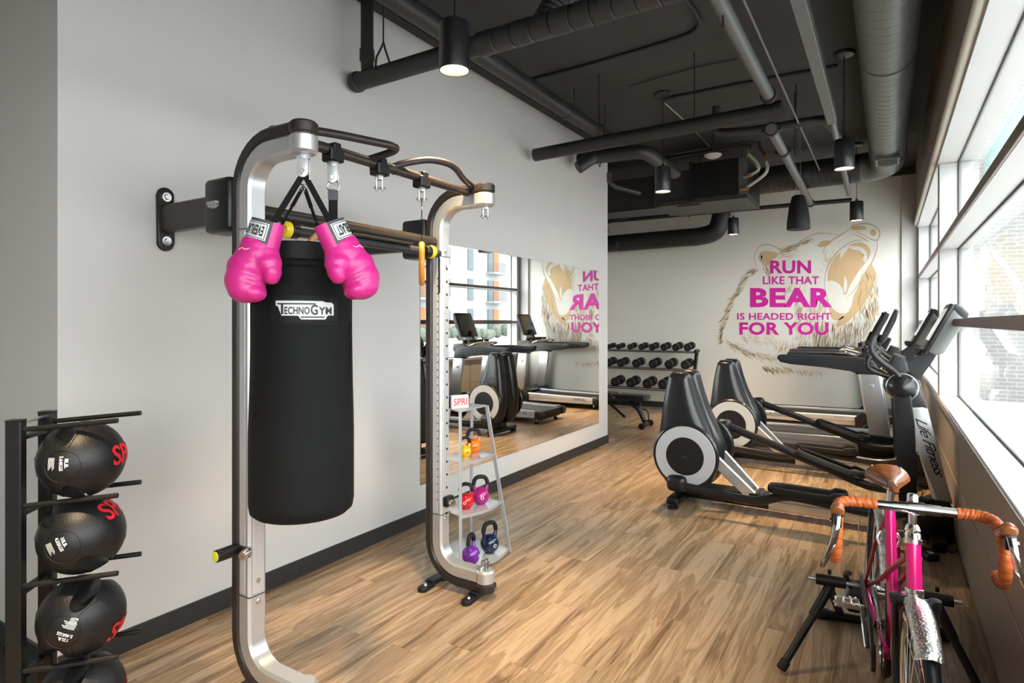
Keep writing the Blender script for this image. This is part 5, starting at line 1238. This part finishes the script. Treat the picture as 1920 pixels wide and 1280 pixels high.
def fender(c, a0, a1, R, w, name, m, rough=0.):
    n = 30; k = 9; B = MB(); vs = []
    for i in range(n + 1):
        a = a0 + (a1 - a0) * i / n
        for j in range(k):
            q = -1 + 2 * j / (k - 1); rr = R - .016 * q * q + (.0012 * math.sin(i * 2.6 + j) * rough); vs.append(c + Vector((w * q, -rr * math.sin(a), rr * math.cos(a))))
    fs = [[i * k + j, i * k + j + 1, i * k + k + j + 1, i * k + k + j] for i in range(n) for j in range(k - 1)]
    B.add(vs, fs); o = B.build(name, m, bk, world=False, angle=60, recalc=False); s_ = o.modifiers.new('t', 'SOLIDIFY'); s_.thickness = .0018; return o
fender(cf_, -1.5, .60, WR + .032, .033, 'front_fender', 'hammered_alu', 1.0)
fender(cr, -1.9, 1.15, WR + .032, .031, 'rear_fender', 'hammered_alu', 1.0)
# frame
HT, HB = (.895, 0, .838), (.925, 0, .700); BB = (.445, 0, .275); ST = (.300, 0, .765)
fr = bt_([HB, HT], .0205, 'head_tube', 'pink_paint', n=20)
for p in (HT, HB):
    MB().lathe([(.021, -.008), (.025, -.006), (.025, .006), (.021, .008)], B_(*p), B_(*HT) - B_(*HB), 20).build('headset_cup', 'chrome', fr, world=False)
MB().lathe([(.018, 0), (.023, .006), (.021, .016), (.019, .020), (.022, .026), (.017, .040), (.013, .044)], B_(HT[0], 0, HT[2] + .006), B_(*HT) - B_(*HB), 20).build('headset_nut', 'chrome', fr, world=False)
bt_([BB, ST], .019, 'seat_tube', 'pink_paint', n=18)
bt_([HB[:1] + (0, .725), BB], .0165, 'down_tube', 'pink_paint', n=18)
MB().cyl(B_(.445, -.036, .275), B_(.445, .036, .275), .022, n=18).build('bottom_bracket', 'pink_paint', bk, world=False)
for w in (-1, 1):
    bt_([(.895, w * .016, .790), (.31, w * .034, .492), (.02, w * .062, .345)], .0085, 'lateral_tube', 'crimson_paint', n=10)
    bt_([(.302, w * .014, .735), (.20, w * .04, .60), (.01, w * .062, .345)], .0075, 'seat_stay', 'crimson_paint', n=10)
    bt_([(.43, w * .025, .275), (.25, w * .042, .295), (.01, w * .062, .338)], .010, 'chain_stay', 'pink_paint', n=10)
    MB().bar(B_(.03, w * .062, .338), B_(-.03, w * .062, .338), .006, .04, up=(1, 0, 0), bev=.002).build('dropout', 'crimson_paint', bk, world=False)
MB().cyl(B_(.3015, 0, .745), B_(.2995, 0, .775), .0185, n=16).build('seat_clamp', 'pink_paint', bk, world=False)
bt_([(.3, 0, .76), (.288, .004, .865)], .0125, 'seat_post', 'chrome', n=16)
for w in (-1, 1):
    bt_([(.40, w * .012, .872), (.33, w * .020, .862), (.25, w * .030, .860), (.19, w * .045, .872)], .0035, 'saddle_rail', 'chrome', n=8, fine=4)
MB().lathe([(0, -.02), (.015, -.02), (.018, -.01), (.018, .01), (.015, .02), (0, .02)], B_(.288, 0, .862), (1, 0, 0), 16).build('saddle_clamp', 'chrome', bk, world=False)
# saddle: lofted leather top
sv = []; ns, kw_ = 18, 17
for i in range(ns + 1):
    t = i / ns; s = .425 - .275 * t                          # nose to tail
    hw = .016 + .074 * (max(0, t - .22) / .78) ** 1.25 * (1 if t < .93 else 1 - (t - .93) * 2.2) if t > .0 else .010
    zc_ = .884 + .022 * t * t + (.004 if t < .1 else 0)
    drop = .030 + .024 * t
    for j in range(kw_):
        q = -1 + 2 * j / (kw_ - 1); sv.append(B_(s, .004 + hw * math.sin(q * PI / 2) * 1.0, zc_ + .008 - drop * (1 - math.cos(q * PI / 2)) ** 1.15 - (.006 * math.cos(q * PI / 2) if .3 < t < .8 else 0)))
fs = [[i * kw_ + j, i * kw_ + j + 1, i * kw_ + kw_ + j + 1, i * kw_ + kw_ + j] for i in range(ns) for j in range(kw_ - 1)]
fs += [list(range(kw_)), [ns * kw_ + j for j in range(kw_)]]
sa = MB().add(sv, fs).build('saddle', 'saddle_leather', bk, world=False, angle=70)
for w in (-.05, -.025, .025, .05): MB().ball(B_(.163, w, .905), .005, None, 10, 6).build('rivet', 'copper', sa, world=False)
# stem and bars
stem = bt_([(.892, 0, .85), (.885, 0, .935)], .0115, 'stem', 'chrome', n=18)
MB().lathe([(0, .034), (.012, .033), (.015, .028), (.016, 0), (.0165, -.012), (.012, -.020)], B_(.885, 0, .945), (0, 0, 1), 18).build('stem_top', 'chrome', stem, world=False)
MB().bar(B_(.885, 0, .948), B_(.945, 0, .952), .022, .020, bev=.007, seg=2).build('stem_arm', 'chrome', stem, world=False)
MB().cyl(B_(.955, -.021, .953), B_(.955, .021, .953), .0185, n=20).build('stem_clamp', 'chrome', stem, world=False)
bt_([(.955, -.10, .953), (.955, .10, .953)], .0132, 'handlebar', 'chrome', n=18)
MB().cyl(B_(.955, -.060, .953), B_(.955, .060, .953), .0152, n=18).build('handlebar_sleeve', 'chrome', bk, world=False)
for w in (-1, 1):
    path = [(.955, w * .098, .953), (.956, w * .135, .954), (.962, w * .168, .953), (.985, w * .187, .950), (1.02, w * .193, .942), (1.047, w * .195, .924), (1.058, w * .196, .885), (1.050, w * .198, .835), (1.022, w * .200, .798), (.985, w * .201, .788), (.955, w * .202, .790)]
    SH_ = Vector((-.012, 0, 0)); P = [q + SH_ * min(1, i / 18) for i, q in enumerate(crv([B_(*p) for p in path], 9))]
    rs = [.0158 + .0007 * math.sin(i * 1.4) for i in range(len(P))]
    tp = MB().tube(P, rs, 16).build('bar_tape', 'tape_leather', bk, world=False)
    MB().ball(P[-1], (.0165, .008, .0165), None, 14, 8).build('bar_plug', 'tape_leather', tp, world=False)
    sm = MB()
    for i in range(2, len(P) - 2, 3):
        d = (P[i + 1] - P[i - 1]).normalized(); F = frame_from(d)
        sm.tube([P[i] + F @ Vector((.0163 * math.cos(a), .0163 * math.sin(a), .006 * math.sin(a))) for a in [2 * PI * q / 14 for q in range(14)]], .0007, 4, closed=True)
    sm.build('tape_seams', 'tape_seam', tp, world=False)
    # hood and brake lever
    hd = MB().tube(crv([B_(1.035, w * .194 - .012, .935), B_(1.065, w * .195 - .012, .946), B_(1.09, w * .196 - .012, .957), B_(1.102, w * .196 - .012, .952)], 4), [.016, .0175, .018, .018, .0185, .019, .019, .019, .0195, .0195, .019, .017, .011][:13], 14, flat=1.15).build('brake_hood', 'saddle_leather', bk, world=False)
    hd['label'] = 'brown brake hood'
    MB().box(B_(1.094, w * .198 - .012, .930), (.026, .020, .042), None, .006, 2).build('lever_body', 'black_plastic', hd, world=False)
    lv = MB(); Q = crv([B_(1.106, w * .197 - .012, .946), B_(1.120, w * .200 - .012, .915), B_(1.120, w * .207 - .012, .875), B_(1.114, w * .220 - .012, .835), B_(1.106, w * .236 - .012, .795)], 6); vs = []
    for i, p in enumerate(Q):
        f = i / (len(Q) - 1); hw = .0105 - .0035 * f + (.001 if f > .9 else 0)
        for j in range(10): a = 2 * PI * j / 10; vs.append(p + Vector((hw * math.cos(a), -.0055 * math.sin(a) * (1.6 if math.sin(a) > 0 else 1), 0)))
    lv.add(vs, [[i * 10 + j, i * 10 + (j + 1) % 10, i * 10 + 10 + (j + 1) % 10, i * 10 + 10 + j] for i in range(len(Q) - 1) for j in range(10)] + [list(range(10))[::-1], [(len(Q) - 1) * 10 + j for j in range(10)]]); lv.build('brake_lever', 'chrome', hd, world=False)
    MB().lathe([(0, .004), (.005, .004), (.006, 0)], B_(1.094, w * .212 - .012, .928), (w, 0, 0), 10).build('lever_screw', 'chrome', hd, world=False)
# fork
cr_ = MB(); cr_.bar(B_(.932, -.052, .668), B_(.932, .052, .668), .030, .026, up=(0, 0, 1), bev=.006, seg=2)
fk = cr_.build('fork_crown', 'black_satin', bk, world=False)
MB().lathe([(.021, 0), (.024, .004), (.024, .012), (.019, .016)], B_(.930, 0, .680), B_(*HT) - B_(*HB), 20).build('crown_race', 'chrome', fk, world=False)
MB().lathe([(0, .012), (.006, .012), (.009, .007), (.009, 0)], B_(.948, 0, .668), (0, -1, 0), 14).build('crown_bolt', 'chrome', fk, world=False)
for w in (-1, 1):
    MB().lathe([(0, .006), (.016, .005), (.017, 0), (.015, -.02)], B_(.932, w * .050, .680), (0, 0, 1), 16).build('crown_cap', 'black_satin', fk, world=False)
    bt_([(.932, w * .050, .675), (.950, w * .051, .50), (.985, w * .052, .38), (1.0, w * .052, .337)], .0105, 'fork_blade', 'black_satin', n=14, fine=4)
MB().cyl(B_(1.0, -.075, .337), B_(1.0, .075, .337), .006, n=10).build('front_axle', 'chrome', bk, world=False)
# drive: chainring, guard, cranks, pedals, chain, sprocket
MB().lathe([(.060, -.002), (.094, -.002), (.098, 0), (.094, .002), (.060, .002)], B_(.445, -.048, .275), (1, 0, 0), 40).build('chainring', 'chrome', bk, world=False)
MB().lathe([(.100, -.003), (.108, -.003), (.108, .003), (.100, .003)], B_(.445, -.054, .275), (1, 0, 0), 40).build('chain_guard_ring', 'chrome', bk, world=False)
sp5 = MB()
for i in range(5): a = 2 * PI * i / 5; sp5.bar(B_(.445, -.048, .275), B_(.445 + .08 * math.cos(a), -.048, .275 + .08 * math.sin(a)), .012, .004, up=(1, 0, 0))
sp5.build('chainring_spider', 'chrome', bk, world=False)
gd = MB(); GP = [(-.03, .385), (.30, .375), (.45, .395), (.55, .345), (.57, .27), (.55, .245), (.46, .335), (.30, .325), (-.03, .345)]
gd.prism(GP, -.082, -.068, lambda x, y, t: B_(x, t, y), .0015); g_ = gd.build('chain_guard', 'black_satin', bk, world=False)
for s_, h in ((.36, .352), (.545, .285)): MB().lathe([(0, .003), (.005, .003), (.006, 0)], B_(s_, -.0825, h), (-1, 0, 0), 10).build('guard_rivet', 'steel', g_, world=False)
MB().lathe([(.02, -.012), (.036, -.011), (.038, .0), (.03, .008), (.02, .010)], B_(0, -.040, .337), (1, 0, 0), 28).build('sprocket', 'steel', bk, world=False)
ch = MB()
for s0, h0, s1, h1 in ((0, .372, .445, .372), (0, .302, .445, .178)):
    for i in range(26):
        q = (i + .5) / 26; ch.box(B_(s0 + (s1 - s0) * q, -.044, h0 + (h1 - h0) * q), (.006, .011, .008))
stuff(ch.build('chain', 'steel', bk, world=False))
def crank(w, ang, lab):
    e = (.445 + .17 * math.cos(ang), .275 + .17 * math.sin(ang)); x = w * .085
    cr0 = MB().bar(B_(.445, x, .275), B_(e[0], x + w * .008, e[1]), .012, .022, up=(1, 0, 0), bev=.004).build('crank_arm', 'chrome', bk, world=False)
    MB().cyl(B_(e[0], x, e[1]), B_(e[0], x + w * .11, e[1]), .006, n=10).build('pedal_axle', 'chrome', cr0, world=False)
    pd = MB(); c = B_(e[0], x + w * .060, e[1])
    for dy in (-.032, .032): pd.box(c + Vector((0, dy, .004)), (.088, .006, .018), None, .002)
    for dx in (-.042, -.014, .014, .042): pd.box(c + Vector((dx, 0, 0)), (.008, .064, .012), None, .002)
    for dx in (-.03, -.01, .01, .03):
        for dy in (-.032, .032): pd.box(c + Vector((dx, dy, .015)), (.008, .006, .006))
    pd.build('pedal', 'chrome', cr0, world=False)
crank(-1, PI - .62, ''); crank(1, -.62, '')
# brake calipers, reflector, cables
MB().tube(crv([B_(.935, -.022, .655), B_(.945, -.030, .63), B_(.95, -.020, .61)], 4), .005, 8).build('brake_caliper', 'chrome', bk, world=False)
MB().tube(crv([B_(.28, -.03, .62), B_(.262, -.036, .65), B_(.25, 0, .69), B_(.262, .036, .65), B_(.28, .03, .62)], 5), .006, 8).build('brake_caliper', 'chrome', bk, world=False)
# mudguard stays and pump-like black rail beside the rear wheel
for w in (-1, 1): bt_([(0, w * .07, .34), (-.20, w * .03, .62)], .0022, 'fender_stay', 'chrome', n=6)
bt_([(.0, -.075, .345), (.02, -.088, .55), (.02, -.086, .64)], .0022, 'rack_stay', 'chrome', n=6)

# ================================================================== BIKE TRAINER STAND
ts = thing('trainer_stand', 'black folding trainer stand clamping the rear axle of the bicycle', 'bike trainer', (-.02, 3.2, 0))
ax = Vector((math.cos(PHI), math.sin(PHI), 0)); AX = Vector((BO.x, BO.y, .337))
for s_, L0, L1 in ((-1, .135, .255), (1, .135, .255)):
    c0, c1 = AX + ax * s_ * L0, AX + ax * s_ * L1
    cl = MB().cyl(c0, c1, .024, n=18).build('clamp_barrel', 'black_plastic', ts)
    MB().cyl(AX + ax * s_ * .066, c0, .009, n=12).build('clamp_spindle', 'steel', cl)
    MB().cyl(c1, c1 + ax * s_ * .030, .008, n=10).build('clamp_bolt', 'steel', cl)
    mid = AX + ax * s_ * .20
    MB().cyl(mid + Vector((0, 0, .03)), mid + Vector((0, 0, .05)), .008, n=10).build('clamp_pin', 'black_plastic', cl)
    hubc = mid + Vector((0, 0, -.035))
    MB().tube([mid, hubc], .022, 14).build('clamp_post', 'black_plastic', cl)
    # front leg to the floor
    foot = Vector((-.385, 2.80, .022)) if s_ < 0 else Vector((.33, 2.94, .022))
    lg = MB().tube([hubc + Vector((0, 0, .01)), hubc.lerp(foot, .35)], .021, 14).build('leg_sleeve', 'black_steel', ts)
    MB().tube([hubc.lerp(foot, .3), foot], .0165, 14).build('leg', 'black_steel', lg)
    MB().lathe([(0, -.004), (.018, -.004), (.021, 0), (.021, .035), (.017, .04)], foot, hubc - foot, 14).build('leg_tip', 'black_rubber', lg)
    rear = Vector((-.20, 3.46, .03)) if s_ < 0 else Vector((.16, 3.50, .03))
    MB().tube([hubc, rear], .0185, 14).build('rear_leg', 'black_steel', ts)
MB().tube([(-.28, 3.43, .024), (.22, 3.50, .024)], .022, 14).build('rear_bar', 'black_steel', ts)
for c in ((-.28, 3.43, .024), (.22, 3.50, .024)): MB().lathe([(0, -.03), (.026, -.03), (.028, -.02), (.028, .02), (.026, .03), (0, .03)], c, (1, .14, 0), 14).build('bar_foot', 'black_rubber', ts)
ru = MB().lathe([(0, -.04), (.065, -.04), (.075, -.03), (.075, .03), (.065, .04), (0, .04)], (-.13, 3.37, .17), (1, .1, 0), 28).build('resistance_drum', 'black_plastic', ts)
MB().lathe([(.03, -.046), (.06, -.046), (.062, -.040)], (-.13, 3.37, .17), (1, .1, 0), 28).build('drum_plate', 'steel', ru)
MB().cyl((-.09, 3.375, .20), (.07, 3.39, .20), .024, n=18).build('roller', 'steel', ru)
MB().bar((-.10, 3.42, .16), (-.08, 3.47, .03), .05, .03, bev=.005).build('drum_bracket', 'black_steel', ru)
MB().tube(crv([(-.15, 3.33, .22), (-.17, 3.28, .30), (-.15, 3.22, .33)], 4), .012, 8).build('adjust_lever', 'black_plastic', ru)

# ================================================================== POWER BRICK AND CABLES
pb = at(1738, 1040, Z=.02)
pw = thing('power_adapter', 'black power adapter with white label on the floor under the elliptical', 'adapter', (pb.x, pb.y, 0))
MB().box(pb + Vector((0, 0, .006)), (.075, .14, .045), Matrix.Rotation(.5, 3, 'Z'), .008, 2).build('adapter_body', 'black_plastic', pw)
MB().box(pb + Vector((.016, -.03, .0295)), (.03, .04, .001), Matrix.Rotation(.5, 3, 'Z')).build('rating_label', 'white_print', pw)
q = [at(u, v, Z=.008) for u, v in ((1752, 1025), (1790, 1015), (1770, 1000), (1800, 1022), (1786, 1036), (1772, 1022), (1796, 1004))]
MB().tube(crv(q, 6), .0035, 6).build('cable', 'black_rubber', pw)
cb = thing('extension_lead', 'thin black cable looping on the floor behind the elliptical column', 'cable', at(1720, 925, Z=.0))
q = [at(u, v, Z=.006) for u, v in ((1690, 918), (1712, 914), (1730, 922), (1722, 934), (1706, 930), (1736, 912), (1752, 905))]
MB().tube(crv(q, 6), .0045, 6).build('cable_loop', 'black_rubber', cb)
